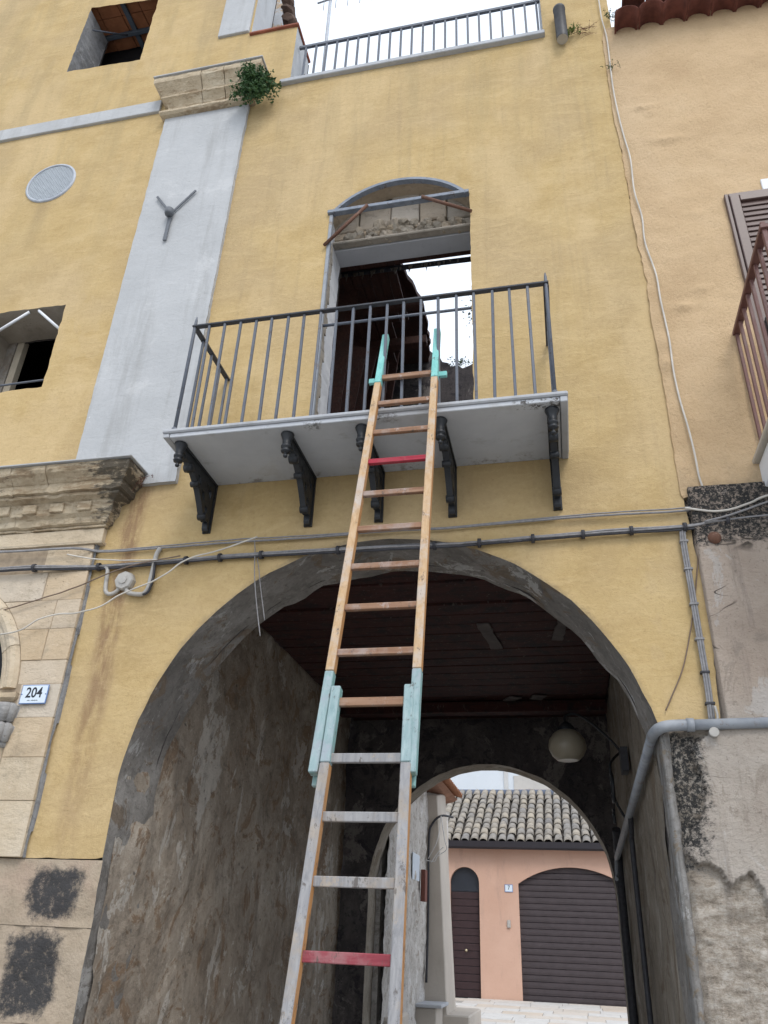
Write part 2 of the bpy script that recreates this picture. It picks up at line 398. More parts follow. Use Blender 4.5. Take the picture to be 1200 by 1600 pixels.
NEARBLACK = mat_layered('near_black_wall', [(.050, .045, .048), (.085, .075, .075), (.16, .145, .135), (.035, .032, .038), (.22, .20, .185)], 1.4, .015, .4, (.018, .017, .02), .5)  # mottled near-black wall colours
GREYP = None
DARKIN = mat_plain('dark_interior', (.07, .062, .06), .95, .3, 3)
STONE = mat_stone('golden_limestone', (.43, .34, .235), (.53, .44, .32), (.61, .53, .42), .28)
STONEC = mat_cornice()
TYMP = mat_stone('tympanum_stone', (.25, .22, .18), (.34, .30, .25), (.42, .38, .33), .6)
MARB = mat_flat_plaster('grey_marble', (.37, .385, .41), (.48, .495, .52), (.25, .25, .25), 3.0, .003)
SOFF = mat_flat_plaster('balcony_soffit', (.36, .375, .40), (.45, .465, .49), (.26, .255, .25), 3.5, .004)
IRON = mat_metal('black_cast_iron', (.012, .014, .017), (.028, .031, .036), .45)
RAIL = mat_metal('grey_painted_iron', (.085, .098, .125), (.125, .14, .17), .5, (.075, .05, .04))
RAILT = mat_metal('dark_rail_iron', (.030, .033, .042), (.060, .064, .075), .55, (.06, .04, .035))
STEEL = mat_metal('blue_grey_steel', (.14, .165, .21), (.25, .28, .33), .45, (.11, .07, .05))
RUST = mat_metal('rusty_steel', (.105, .050, .035), (.17, .085, .055), .8, (.30, .22, .16), 0, 24)
GALV = mat_metal('galvanised_steel', (.34, .37, .42), (.48, .51, .56), .45)
PIPE = mat_metal('grey_painted_pipe', (.22, .24, .27), (.34, .36, .39), .55, (.20, .15, .11), 0, 7)
CABLE = mat_plain('grey_cable', (.25, .245, .25), .6, .25, 30); CABD = mat_plain('dark_cable', (.045, .045, .052), .55, .3, 30); CABM = mat_plain('mid_grey_cable', (.13, .13, .14), .55, .3, 12)
CABW = mat_plain('white_cable', (.56, .53, .48), .6, .22, 6); CABB = mat_plain('brown_cable', (.19, .14, .105), .6, .2, 20)
PVC = mat_plain('grey_plastic', (.40, .385, .36), .5, .12, 25)
BROWNAL = mat_plain('brown_painted_aluminium', (.10, .062, .055), .42, .12, 12, 0, .45)
BROWNRAIL = mat_metal('brown_painted_iron', (.105, .045, .04), (.17, .085, .075), .55, (.20, .12, .10))
WHITE = mat_plain('white_paint', (.74, .76, .79), .6, .04, 6)
BLACKPIPE = mat_plain('black_plastic_pipe', (.055, .055, .058), .5, .3, 14)
GLASSLAMP = mat_plain('opal_lamp_globe', (.31, .275, .21), .35, .08, 6, 0, .5)
LEAF = None
# ------------------------------------------------------------------ ground
def gz(y): return 0 if y < 6 else min(.27, .27*(y-6)/11) if y < 17 else .27
GROUND = mat_layered('street_stone', [(.28, .27, .255), (.34, .33, .31), (.39, .38, .36), (.30, .29, .275), (.42, .41, .39)], 1.0, .006, .1, (.12, .11, .10), .25)
mb = MB(); ys = [-120, -40, -15, -8, -4, 0, 3, 5.9, 8, 10, 12, 14, 16, 17, 22, 40, 120]; xs = [-120, -40, -15, -8, -4, -2, 0, 2, 5, 12, 40, 120]
V = [(x, y, gz(y)-.004) for y in ys for x in xs]; nx = len(xs)
mb.raw(V, [(j*nx+i, j*nx+i+1, (j+1)*nx+i+1, (j+1)*nx+i) for j in range(len(ys)-1) for i in range(nx-1)])
ground = mb.obj('ground', GROUND, kind='structure', label='grey street ground running under the archway')
PAVE = mat_stone('paving_stone', (.46, .45, .43), (.55, .54, .52), (.62, .61, .59), .15, True, .004)
yy = 6.3; rowi = 0
while yy < 16.9:
    d = rng.uniform(.42, .6); y1 = min(yy+d, 16.95)
    xx = -2.6-(rowi % 2)*.3
    while xx < 2.6:
        wd = rng.uniform(.6, .95); sl = .27/11
        m = MB().box(-wd/2+.005, wd/2-.005, -(y1-yy)/2+.005, (y1-yy)/2-.005, -.03, .016).mesh('paving_slab', .004)
        add('paving_slab', m, PAVE, ground, (xx+wd/2, (yy+y1)/2, gz((yy+y1)/2)+rng.uniform(-.002, .003)), (math.atan(sl)+rng.uniform(-.003, .003), rng.uniform(-.003, .003), 0))
        xx += wd
    yy = y1; rowi += 1

# ------------------------------------------------------------------ the yellow house
AC, AR = (-1.1, 2.22), 1.68                       # big arch: centre and radius
house = thing('yellow_house', 'weathered yellow plaster house with large dark archway and empty windows', 'house', (-3, 0, 0))
CRACK = [(0.838, 9.115), (0.829, 8.472), (0.825, 7.967), (0.842, 7.447), (0.845, 6.89), (0.855, 6.304), (0.872, 5.961), (0.863, 5.578), (0.871, 5.099), (0.871, 4.765), (0.865, 4.399), (0.866, 4.079), (0.884, 3.821), (0.896, 3.512), (0.90, 3.181), (0.885, 2.871), (0.87, 2.633)]
def arc(c, r, a0, a1, n): return [(c[0]+r*math.cos(R(a0+(a1-a0)*i/n)), c[1]+r*math.sin(R(a0+(a1-a0)*i/n))) for i in range(n+1)]
arch_line = [(-2.76, 0), (-2.77, 1.0), (-2.775, 1.85)]+arc(AC, AR, 176, 8, 56)+[(.555, 2.25), (.55, 1.2), (.55, 0)]
arch_line = [(x+.010*noise.noise(Vector((x*7, z*7, 3)))+.006*noise.noise(Vector((x*22, z*22, 5))), z+.008*noise.noise(Vector((x*7, z*7, 9)))+.006*noise.noise(Vector((x*25, z*25, 15)))) for x, z in arch_line]
# plaster outline: from the foot of the yellow render, round the arch, up the crack, along the roof edge
i0 = next(i for i, p in enumerate(arch_line) if p[1] > 1.84); i1 = max(i for i, p in enumerate(arch_line) if p[1] > 2.56)
crack = rough_edge(list(reversed(CRACK)), .04, .012, 4, False)
outer = [(-9, 1.84), (-3.31, 1.84)]+rough_edge([(-3.31, 1.84), (-2.78, 1.845)], .04, .005, 2, False)[1:-1]+arch_line[i0:i1+1]+rough_edge([(arch_line[i1][0]+.01, 2.60), (.87, 2.61)], .04, .006, 8, False)+crack[1:]
outer += [(.865, 9.2), (.925, 9.25), (.925, 11.3), (.29, 11.3), (.285, 9.34), (-2.335, 9.37), (-2.345, 10.36), (-2.90, 10.42), (-2.90, 13.2), (-9, 13.2)]
# door, windows, vent
dcx, dw = -1.105, .635
seg_c = (dcx, 7.24-.455); seg_r = math.hypot(dw, .455)
a_s = math.degrees(math.asin(.455/seg_r))
seg_c = (dcx, 7.24-(dw*dw-.325*.325)/(2*.325)); seg_r = 7.24+.325-seg_c[1]; a_s = math.degrees(math.acos(dw/seg_r))
door_arc = arc(seg_c, seg_r, a_s, 180-a_s, 20)
door_hole = rough_edge([(dcx+dw, 4.5), (dcx+dw, 7.24)], .05, .007, 11, False)[:-1]+door_arc+rough_edge([(dcx-dw, 7.24), (dcx-dw, 4.5)], .05, .007, 12, False)[1:]
win_a = rough_edge([(-5.23, 10.40), (-4.26, 10.34), (-4.27, 11.60), (-5.23, 11.75)], .05, .012, 21)
win_b = rough_edge([(-5.15, 5.58), (-4.235, 5.60), (-4.245, 6.56), (-5.15, 6.57)], .05, .012, 31)
vent_h = arc((-4.89, 8.365), .275, 0, 360, 40)[:-1]
portal_hole = [(-5.73, 1.84+.001), (-3.36, 1.84+.001), (-3.36, 4.46), (-5.73, 4.46)]
portal_open = [(-5.22, 1.86), (-3.80, 1.86), (-3.80, 2.90)]+arc((-4.53, 2.90), .74, 4, 176, 20)+[(-5.22, 2.90)]
holes = [door_hole, win_a, win_b, vent_h, portal_open]
yf = lambda x, z: .008*fbm(x*.9, 0, z*.9, 3)
V, F = sheet(outer, holes, 0, .11, yf)
MB().raw(V, F, 0, True).obj('wall', YEL, house)
# broken thickness of the render along the crack, parapet and reveals
def reveal(name, poly, y1, mat, closed=True, seg=3, y0=None):
    v, f = ring(poly, 0, y1, closed, seg)
    v = [(x, (yf(x, z) if y <= 1e-6 else y), z) for x, y, z in v]
    return MB().raw(v, f, 0, False).obj(name, mat, house)
reveal('parapet_edge', [(.86, 11.3), (.29, 11.3), (.285, 9.34), (-2.335, 9.37), (-2.345, 10.36), (-2.90, 10.42), (-2.90, 13.2)], .42, PILA, False)
wa = [p for p in win_a if not (p[1] > 11.75-.16*(p[0]+5.23)-.03)]; k0 = max(range(len(wa)), key=lambda i: abs(wa[i][0]-wa[i-1][0])); wa = wa[k0:]+wa[:k0]
reveal('window_reveal', wa, .42, mat_layered('grey_reveal', [(.22, .22, .225), (.28, .28, .285), (.34, .34, .34), (.2, .195, .19), (.4, .4, .4)], 1.8, .015, .3, (.07, .066, .062), .3), False)
reveal('window_reveal', win_b, .42, TYMP)
reveal('vent_reveal', vent_h, .25, DARKIN)
reveal('render_edge', [p for p in outer[1:14]], .06, ARCHG, False, 1)
# back of the front wall: heavy masonry core, so that it is a real wall from behind as well
core_out = [(-9, 0), (-3.0, 0)]+[(x-.0, z) for x, z in arch_line]+[(.86, 0), (.86, 11.3), (.29, 11.3), (.285, 9.34), (-2.335, 9.37), (-2.345, 10.36), (-2.90, 10.42), (-2.90, 13.2), (-9, 13.2)]
V, F = sheet(core_out, [door_hole, [(-5.23, 10.40), (-4.26, 10.34), (-4.26, 12.1), (-5.23, 12.1)], win_b, vent_h, portal_open], .44, .5)
MB().raw(V, F).obj('inner_wall_face', DARKIN, house)
# --- intrados and jambs of the big arch, one rough surface 0.54 deep
def warp_strip(name, line, y0, y1, ny, mat, amp, parent, inward, seed, edge_jag=0):
    pts = []
    for i in range(len(line)-1):
        (x0, z0), (x1, z1) = line[i], line[i+1]; L = math.hypot(x1-x0, z1-z0); k = max(1, int(L/.05))
        pts += [(x0+(x1-x0)*t/k, z0+(z1-z0)*t/k) for t in range(k)]
    pts.append(line[-1]); n = len(pts); v = []
    for j in range(ny+1):
        for i, (x, z) in enumerate(pts):
            a = pts[max(i-1, 0)]; b = pts[min(i+1, n-1)]; L = math.hypot(b[0]-a[0], b[1]-a[1]) or 1
            nx_, nz_ = (b[1]-a[1])/L*inward, -(b[0]-a[0])/L*inward
            y = y0+(y1-y0)*j/ny
            if j == ny and edge_jag: y += edge_jag*fbm(x*3+seed, z*3, seed, 4)
            d = amp*fbm(x*2.5+seed, y*2.5, z*2.5, 5)*(0 if j == 0 else 1)
            v.append((x+nx_*d, y+(yf(x, z) if j == 0 and y0 == 0 else 0), z+nz_*d))
    f = [(j*n+i, j*n+i+1, (j+1)*n+i+1, (j+1)*n+i) for j in range(ny) for i in range(n-1)]
    return MB().raw(v, f, 0, True).obj(name, mat, parent)
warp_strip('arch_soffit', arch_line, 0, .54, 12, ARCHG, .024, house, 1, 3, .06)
# --- passage behind the arch
PX0, PX1, PY0, PY1, PZ = -2.72, .545, .5, 5.5, 4.02
def wall_grid(name, corner, u, v_, nu, nv, mat, amp, nrm, seed, parent, layer=0, freq=2.2, smooth=True):
    c = Vector(corner); u = Vector(u); v_ = Vector(v_); nrm = Vector(nrm); P = []; A = []
    for j in range(nv+1):
        for i in range(nu+1):
            p = c+u*(i/nu)+v_*(j/nv); q = p*freq
            d = amp*fbm(q.x+seed, q.y, q.z, 5)
            lay = 0
            if layer:
                s_ = fbm(p.x*1.5+seed*3, p.y*1.5, p.z*1.5+seed, 6)
                lay = sstep(-.02, .02, s_+.12*fbm(p.x*9, p.y*9, p.z*9, 3)); d += layer*lay
            P.append(p+nrm*d); A.append(lay)
    f = [(j*(nu+1)+i, j*(nu+1)+i+1, (j+1)*(nu+1)+i+1, (j+1)*(nu+1)+i) for j in range(nv) for i in range(nu)]
    me = MB().raw(P, f, 0, smooth).mesh(name, 0, 1, False)
    if layer:
        at = me.attributes.new('coat', 'FLOAT', 'POINT'); at.data.foreach_set('value', A)
    return add(name, me, mat, parent)
wall_grid('passage_wall', (-2.772, .10, 0), (0, PY1-.10, 0), (0, 0, PZ+.1), 150, 120, PASSL, .022, (1, 0, 0), 5, house, .012)
wall_grid('passage_wall', (PX1+.01, PY1, 0), (0, .45-PY1, 0), (0, 0, PZ+.1), 90, 60, PASSR, .018, (-1, 0, 0), 8, house)
far_line = [(-2.42, 0), (-2.42, 1.0), (-2.42, 1.9)]+arc((-.965, 1.99), 1.455, 178, 2, 44)+[(.49, 1.9), (.49, 0)]
far_line = [(x+.014*noise.noise(Vector((x*5, z*5, 13))), z+.014*noise.noise(Vector((x*5, z*5, 19)))) for x, z in far_line]
fo = [(-3.2, 0)]+far_line+[(1.0, 0), (1.0, 4.5), (-3.2, 4.5)]
V, F = sheet(fo, [], PY1, .12, lambda x, z: .02*fbm(x*2, 4, z*2, 4))
MB().raw(V, F, 0, True).obj('passage_end_wall', NEARBLACK, house)
V, F = sheet([(-9, 0)]+far_line+[(1.0, 0), (1.0, 8.0), (-9, 8.0)], [], PY1+.42, .6)
MB().raw(V, F).obj('rear_wall', PASSL, house)
warp_strip('rear_arch_soffit', far_line, PY1, PY1+.42, 5, PASSR, .015, house, 1, 9)
# ceiling of long terracotta boards between two beams
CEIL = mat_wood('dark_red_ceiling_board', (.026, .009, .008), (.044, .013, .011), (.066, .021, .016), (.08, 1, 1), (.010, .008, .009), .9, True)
ceil = MB().box(-3.1, 1.0, .46, PY1+.4, PZ+.06, 4.40).obj('passage_ceiling', NEARBLACK, house)
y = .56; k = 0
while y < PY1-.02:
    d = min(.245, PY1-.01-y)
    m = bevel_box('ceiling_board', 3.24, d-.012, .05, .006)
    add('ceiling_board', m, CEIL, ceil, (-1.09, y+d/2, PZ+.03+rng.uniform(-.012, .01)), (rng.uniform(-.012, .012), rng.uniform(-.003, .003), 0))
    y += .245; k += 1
CONC = mat_plain('pale_cement_patch', (.115, .10, .095), .9, .3, 9)
for (x, y, wx, wy, a) in ((.05, 2.2, .10, .62, .12), (-.60, 2.35, .11, .70, -.1), (-.55, 4.55, .14, .20, .5), (-.25, 4.5, .15, .18, .4), (-.12, 4.75, .09, .14, .3)):
    add('cement_patch', MB().prism(rough_edge([(-wx/2, -wy/2), (wx/2, -wy/2), (wx/2, wy/2), (-wx/2, wy/2)], .04, .014, x*9), -.006, .006, 'z').mesh('cement_patch'), CONC, ceil, (x, y, PZ-.012), (0, 0, a))
MB().box(PX0+.03, PX1-.02, 4.62, 4.80, PZ-.14, PZ-.012).obj('ceiling_beam', CEIL, house, .008)

# rough stone base left of the arch (below the render), with black paint smears
def mat_base():
    q = Mat('rough_base_stone'); x, y, z = q.xyz()
    a = q.noise(2.2, 7, .68); b = q.noise(9, 6, .72)
    c = q.ramp(a, [(.25, (.30, .235, .165)), (.5, (.39, .32, .24)), (.75, (.45, .375, .295))])
    pk = q.rng(q.noise(1.7, 4, .6), .44, .60); c = q.mix(q.ma('MULTIPLY', pk, q.rng(z, 1.45, 1.8, .1, .45)), c, (.40, .28, .22))
    c = q.mix(q.rng(b, .55, .75, 0, .4), c, (.17, .13, .095))
    jz = q.ma('ABSOLUTE', q.ma('SUBTRACT', z, 1.46)); 
    # painted-over smears (a shape of their own)
    def smear(cx, cz, rx, rz):
        ux = q.ma('DIVIDE', q.ma('SUBTRACT', x, cx), rx); uz = q.ma('DIVIDE', q.ma('SUBTRACT', z, cz), rz)
        d = q.ma('POWER', q.ma('ADD', q.ma('POWER', q.ma('ABSOLUTE', ux), 4.5), q.ma('POWER', q.ma('ABSOLUTE', uz), 4.5)), .222); d = q.ma('ADD', d, q.ma('MULTIPLY_ADD', q.noise(5.5, 6, .82), 1.1, -.55))
        return q.rng(d, .70, .98, 1, 0)
    s_ = q.ma('MAXIMUM', smear(-3.05, 1.655, .20, .165), q.ma('MAXIMUM', smear(-3.10, 1.23, .20, .25), smear(-3.06, .90, .09, .10)))
    s_ = q.ma('MULTIPLY', s_, q.rng(q.noise(18, 6, .85), .36, .48, .6, 1))
    c = q.mix(q.ma('MULTIPLY', s_, .95), c, (.035, .037, .042))
    q.bump(a, .03, .8); q.bump(b, .018, .9); q.bump(q.noise(40, 5, .75), .006, .9)
    return q.done(c, .95)
BASE = mat_base()
MB().box(-3.79, -2.79, -.004, .05, 0, 1.83).obj('base_mortar', BASE, house)
for (z0, z1) in ((1.473, 1.835), (.99, 1.469), (.46, .986), (0, .456)):
    wall_grid('base_stone', (-3.79, -.012, z0), (3.79-2.765, 0, 0), (0, 0, z1-z0), 70, max(12, int((z1-z0)/.02)), BASE, .022, (0, -1, 0), z0*7, house, 0, 3.0)

# --- pilaster, string course, capital
pil = thing('pilaster', 'tall flat pale grey pilaster on the yellow facade with a stone capital', 'pilaster', (-3.22, 0, 4.5))
v, f = sheet(rough_edge([(-3.675, 4.49), (-2.755, 4.49), (-2.745, 9.08), (-3.69, 9.08)], .05, .007, 41), [], -.035, .15, lambda x, z: .006*fbm(x, 7, z, 3))
rp = rough_edge([(-3.675, 4.49), (-2.755, 4.49), (-2.745, 9.08), (-3.69, 9.08)], .05, .007, 41)
m = MB().raw(v, f, 0, True); a, b = ring(rp, -.033, .02); m.raw(a, b); m.obj('shaft', PILA, pil)
m = MB().box(-9, -3.80, -.03, .03, 9.245, 9.435); so_ = m.obj('string_course', PILA, None, .006)
so_['label'] = 'long flat pale band running along the wall to the capital'; so_['category'] = 'moulding'
def cornice(name, prof, x0, x1, left, right, mat, parent, jit=.006, step=.03, seed=0, back=0):
    """moulding swept along X with mitred returns at either end"""
    n = max(2, int((x1-x0)/step)); rows = []
    for (o, z) in prof:
        row = []
        xa = x0-(o if left else 0); xb = x1+(o if right else 0)
        if left: row += [(xa, back, z), (xa, -o*.5, z)]
        for i in range(n+1):
            x = xa+(xb-xa)*i/n; d = jit*(fbm(x*4+seed, z*6, seed, 4)+.8*max(0, fbm(x*11, z*14, seed+3, 3)))
            row.append((x, -o+abs(d) if o > .01 else -o, z+.4*d))
        if right: row += [(xb, -o*.5, z), (xb, back, z)]
        rows.append(row)
    k = len(rows[0]); v = [p for r_ in rows for p in r_]
    f = [(j*k+i, j*k+i+1, (j+1)*k+i+1, (j+1)*k+i) for j in range(len(rows)-1) for i in range(k-1)]
    f.append(tuple(range(k-1, -1, -1))); f.append(tuple(range((len(rows)-1)*k, len(rows)*k)))
    mb_ = MB().raw(v, f)
    if not left: mb_.raw([(r_[0][0], r_[0][1], r_[0][2]) for r_ in rows]+[(x0, back, prof[-1][1]), (x0, back, prof[0][1])], [tuple(range(len(rows)+2))])
    if not right: mb_.raw([r_[-1] for r_ in rows]+[(x1, back, prof[-1][1]), (x1, back, prof[0][1])], [tuple(reversed(range(len(rows)+2)))])
    return mb_.obj(name, mat, parent)
cornice('necking', [(.04, 9.06), (.08, 9.066), (.10, 9.09), (.098, 9.12), (.07, 9.145), (.045, 9.158)], -3.64, -2.78, 1, 1, STONEC, pil, .01, .03, 2)
prof = [(.045, 9.162), (.05, 9.20), (.06, 9.235), (.085, 9.268), (.11, 9.29), (.125, 9.30), (.125, 9.325), (.112, 9.335), (.125, 9.36), (.15, 9.40), (.18, 9.44), (.20, 9.465), (.205, 9.50), (.198, 9.55)]
for (a, b, l_, r_) in ((-3.62, -3.28, 1, 0), (-3.272, -3.02, 0, 0), (-3.012, -2.80, 0, 1)): cornice('capital_stone', prof, a, b, l_, r_, STONEC, pil, .012, .03, a)
MB().box(-3.835, -2.585, -.215, .0, 9.555, 9.572).obj('lead_flashing', PILA, pil, .003)

# --- stone portal at the left
portal = thing('stone_portal', 'carved golden limestone doorway surround with heavy weathered cornice', 'doorway', (-4.52, 0, 0))
PC, PRO, PRI = (-4.53, 2.90), .87, .72
courses = [3.985, 3.775, 3.55, 3.33, 3.10, 2.93, 2.70, 2.44, 2.17, 1.84]
def left_x(z): return PC[0]+(math.sqrt(max(0, PRO**2-(z-PC[1])**2)) if z > PC[1] else PRO)
def block(poly, y0=-.045, bev=.0025):
    j = rng.uniform(-.005, .005)
    cx = sum(p[0] for p in poly)/len(poly); cz = sum(p[1] for p in poly)/len(poly)
    me = MB().prism([(p[0]-cx, p[1]-cz) for p in poly], 0, .1).mesh('ashlar_block', bev)
    add('ashlar_block', me, STONE, portal, (cx, y0+j, cz))
for i in range(len(courses)-1):
    zt, zb = courses[i]-.0015, courses[i+1]+.0015
    if zb > PC[1]+PRO-.12:
        cuts = [-5.75, -5.25, -4.75, -4.33, -3.98, -3.72+rng.uniform(-.06, .06), -3.315]
        if i == 0: cuts = [-5.75, -5.2, -4.9, -4.36, -4.02, -3.70, -3.315]
        for a, b in zip(cuts, cuts[1:]): block([(a+.003, zb), (b-.003, zb), (b-.003, zt), (a+.003, zt)])
    else:
        lf = [(left_x(zb+(zt-zb)*t/5)+.004, zb+(zt-zb)*t/5) for t in range(6)]
        if zb < PC[1]: lf = [(-3.625, zb), (-3.625, zt)]
        w_ = -3.315-max(p[0] for p in lf)
        if i in (1, 2, 3) and w_ > .3:
            s_ = -3.315-w_*rng.uniform(.42, .6)
            block([(s_+.003, zb), (-3.318, zb), (-3.318, zt), (s_+.003, zt)]); block(list(reversed(lf))[::-1][::-1]+[(s_-.003, zb), (s_-.003, zt)] if False else [(s_-.003, zt)]+list(reversed(lf))+[(s_-.003, zb)])
        else: block([(-3.318, zt)]+list(reversed(lf))+[(-3.318, zb)])
V, F = sheet([(-5.75, 1.84), (-3.322, 1.84), (-3.322, 4.0), (-5.75, 4.0)], [[(p[0], p[1]) for p in portal_open]], -.041, .3); MB().raw(V, F).obj('mortar_bed', mat_plain('lime_mortar', (.34, .27, .195), .95, .25, 20), portal)
DGREY = mat_layered('grey_joint_mortar', [(.17, .17, .175), (.22, .22, .225), (.27, .27, .27), (.15, .15, .155), (.3, .3, .3)], 4, .01)
js = wall_grid('joint_strip', (-3.320, -.022, 1.84), (.026, 0, 0), (0, 0, 2.3), 4, 140, DGREY, .014, (0, -1, 0), 3, portal)
for vv in js.data.vertices:
    if vv.co.x > -3.305: vv.co.x += .012*fbm(vv.co.z*3, 1, 2, 4)
    if vv.co.x > -3.294: vv.co.y = .012
# archivolt: moulded ring in four pieces, then moulded jamb with capital
def ringmold(a0, a1):
    prof = [(PRO, -.03), (PRO, -.05), (PRO-.02, -.075), (PRO-.05, -.085), (PRO-.08, -.075), (PRO-.10, -.055), (PRO-.12, -.05), (PRI, -.03), (PRI, .30)]
    n = 14; v = []
    for i in range(n+1):
        a = R(a0+(a1-a0)*i/n)
        v += [(PC[0]+r*math.cos(a), y_, PC[1]+r*math.sin(a)) for r, y_ in prof]
    k = len(prof); f = [(i*k+j, i*k+j+1, (i+1)*k+j+1, (i+1)*k+j) for i in range(n) for j in range(k-1)]
    f += [tuple(range(k)), tuple(n*k+j for j in reversed(range(k)))]
    for q in f: pass
    mb_ = MB().raw(v, f); 
    return mb_.obj('archivolt_stone', STONE, portal)
for a0, a1 in ((0.2, 21), (21.4, 44), (44.4, 68), (68.4, 111), (111.4, 179)): ringmold(a0, a1)
cornice('impost', [(.02, 2.80), (.05, 2.81), (.075, 2.835), (.08, 2.865), (.05, 2.875)], -3.77, -3.70, 1, 1, STONE, portal, .004, .03, 3, .3)
mb = MB(); 
for z0, z1, r0, r1 in ((2.53, 2.66, .055, .085), (2.66, 2.79, .06, .10)):
    for i in range(7):
        a = R(180+i*30); cx, cy = -3.70+.05*math.cos(a), -.02+.06*math.sin(a)
        mb.lathe([(.001, z0), (.03, z0+.01), (.036, (z0+z1)/2), (.046, z1-.025), (.02, z1), (.001, z1)], (cx+.03*math.cos(a), cy+.03*math.sin(a), 0), 8)
mb.lathe([(.065, 2.50), (.085, 2.51), (.085, 2.535), (.065, 2.545)], (-3.70, -.02, 0), 16); mb.lathe([(.06, 2.53), (.07, 2.8)], (-3.70, -.02, 0), 12)
mb.obj('leaf_capital', mat_stone('grey_weathered_capital', (.20, .20, .205), (.29, .285, .28), (.38, .37, .36), .8, False), portal)
MB().lathe([(.066, 0), (.066, 2.50)], (-3.70, -.02, 0), 20).obj('column_shaft', STONE, portal)
MB().box(-3.78, -3.62, .03, .34, 0, 2.80).obj('jamb', STONE, portal, .006)
MB().box(-5.3, -3.76, .34, .38, 0, 3.7).obj('dark_opening_back', mat_plain('unlit_opening_black', (.014, .017, .022), .5, .3, 8), portal)  # near-black panel paints in the darkness inside the portal opening
# frieze and cornice in stones
CP = [(.045, 4.125), (.062, 4.128), (.062, 4.142), (.052, 4.145), (.07, 4.150), (.085, 4.158), (.09, 4.205), (.108, 4.222), (.118, 4.232), (.125, 4.325), (.15, 4.335), (.185, 4.345), (.19, 4.365), (.18, 4.37), (.215, 4.376), (.218, 4.440), (.228, 4.445), (.25, 4.470), (.285, 4.505), (.295, 4.53), (.295, 4.566)]
for a, b, r_ in ((-5.75, -5.0, 0), (-4.997, -4.42, 0), (-4.417, -4.02, 0), (-4.017, -3.72, 0), (-3.717, -3.31, 1)): cornice('cornice_stone', CP, a, b, 0, r_, STONEC, portal, .020, .02, a)
for k in range(9):
    x = -5.3+k*.235
    if x < -3.25: add('dentil_block', bevel_box('dentil_block', .115, .05, .078, .005), STONEC, portal, (x, -.112, 4.278))
cornice('frieze', [(.04, 3.988), (.06, 3.99), (.065, 4.01), (.05, 4.02), (.048, 4.118)], -5.75, -3.31, 0, 1, STONE, portal, .006, .03, 8)
MB().box(-5.75, -2.995, -.315, .0, 4.57, 4.583).obj('lead_flashing', PILA, portal, .003)
# dark red dry weed on the end of the cornice
def weed(name, label, base, spread, n, ln, mat, cat='plant', group=None, leafmat=None, leaf=.02, nl=7, lean=(0, 0, 0), r=.0022):
    t = thing(name, label, cat, base, group); sm = MB(); lm = MB(); lr = random.Random(int(abs(base[0])*1000))
    for i in range(n):
        d = Vector((lr.gauss(0, 1)*spread[0], lr.gauss(-.4, .6)*spread[1], lr.gauss(.25, 1)*spread[2]))+Vector(lean)
        if d.length < .01: continue
        L = ln*lr.uniform(.45, 1.1); d = d.normalized()*L
        p0 = Vector(base)+Vector((lr.gauss(0, .03), lr.uniform(-.03, .0), lr.gauss(0, .02)))
        mid = p0+d*.5+Vector((0, 0, L*.08)); end = p0+d-Vector((0, 0, L*.12))
        pts = smooth_line([p0, mid, end], 4); sm.tube(pts, [r*(1-.7*k/(len(pts)-1)) for k in range(len(pts))], 4)
        for j in range(nl):
            u = lr.uniform(.3, 1); c = p0.lerp(mid, u*2) if u < .5 else mid.lerp(end, u*2-1)
            c = c+Vector((lr.gauss(0, .012), lr.gauss(0, .012), lr.gauss(0, .012)))*(L/.2)
            a = Vector((lr.gauss(0, 1), lr.gauss(0, 1), lr.gauss(0, .6))).normalized(); b = a.orthogonal().normalized(); s_ = leaf*lr.uniform(.6, 1.25)
            b = (Matrix.Rotation(lr.uniform(0, 6.28), 3, a) @ b)
            nrm = a.cross(b)*s_*.15
            lm.raw([c, c+a*s_*.5+b*s_*.32-nrm, c+a*s_*1.15, c+a*s_*.5-b*s_*.32-nrm], [(0, 1, 2), (0, 2, 3)])
    sm.obj('stem', mat, t)
    if leafmat: 
        me = lm.mesh('foliage', 0, 1, False); add('foliage', me, leafmat, t)
    return t
def mat_leaf(name, a, b):
    q = Mat(name); m = q.noise(22, 3, .6); c = q.ramp(m, [(.3, a), (.7, b)])
    q.b.inputs['Subsurface Weight'].default_value = 0
    return q.done(c, .55, 0, .35)
LEAF = mat_leaf('green_leaf', (.020, .060, .022), (.075, .155, .050)); LEAFY = mat_leaf('yellow_green_leaf', (.09, .16, .03), (.17, .24, .06))
LEAFR = mat_leaf('dry_red_leaf', (.09, .035, .028), (.16, .07, .045)); STEM = mat_plain('plant_stem', (.10, .09, .045), .8, .2, 30); STEMR = mat_plain('dry_red_stem', (.12, .05, .035), .9, .2, 30)
weed('dry_weed', 'dry reddish weed on the broken end of the portal cornice', (-3.04, -.06, 4.52), (.5, .6, .5), 16, .12, STEMR, 'plant', None, LEAFR, .012, 6, (0, 0, -.5))
weed('green_shrub', 'bushy green shrub growing out of the pilaster capital', (-2.62, -.13, 9.14), (.9, .7, 1.2), 120, .25, STEM, 'plant', None, LEAF, .032, 34, (.15, -.3, -.6), .003)
weed('wall_sprig', 'small yellow green sprig growing behind the black pipe stub', (.545, -.02, 9.26), (.6, .5, .6), 14, .10, STEM, 'plant', None, LEAFY, .02, 12)
weed('creeping_weed', 'thin brown creeping weed trailing along the joint beside the pipe stub', (.70, -.012, 9.24), (1.6, .2, .3), 14, .15, STEMR, 'plant', None, LEAFR, .010, 6)
weed('eave_sprig', 'tiny green sprig under the end of the clay tile eave', (.93, -.03, 9.36), (.7, .5, .8), 12, .11, STEM, 'plant', None, LEAF, .016, 9)
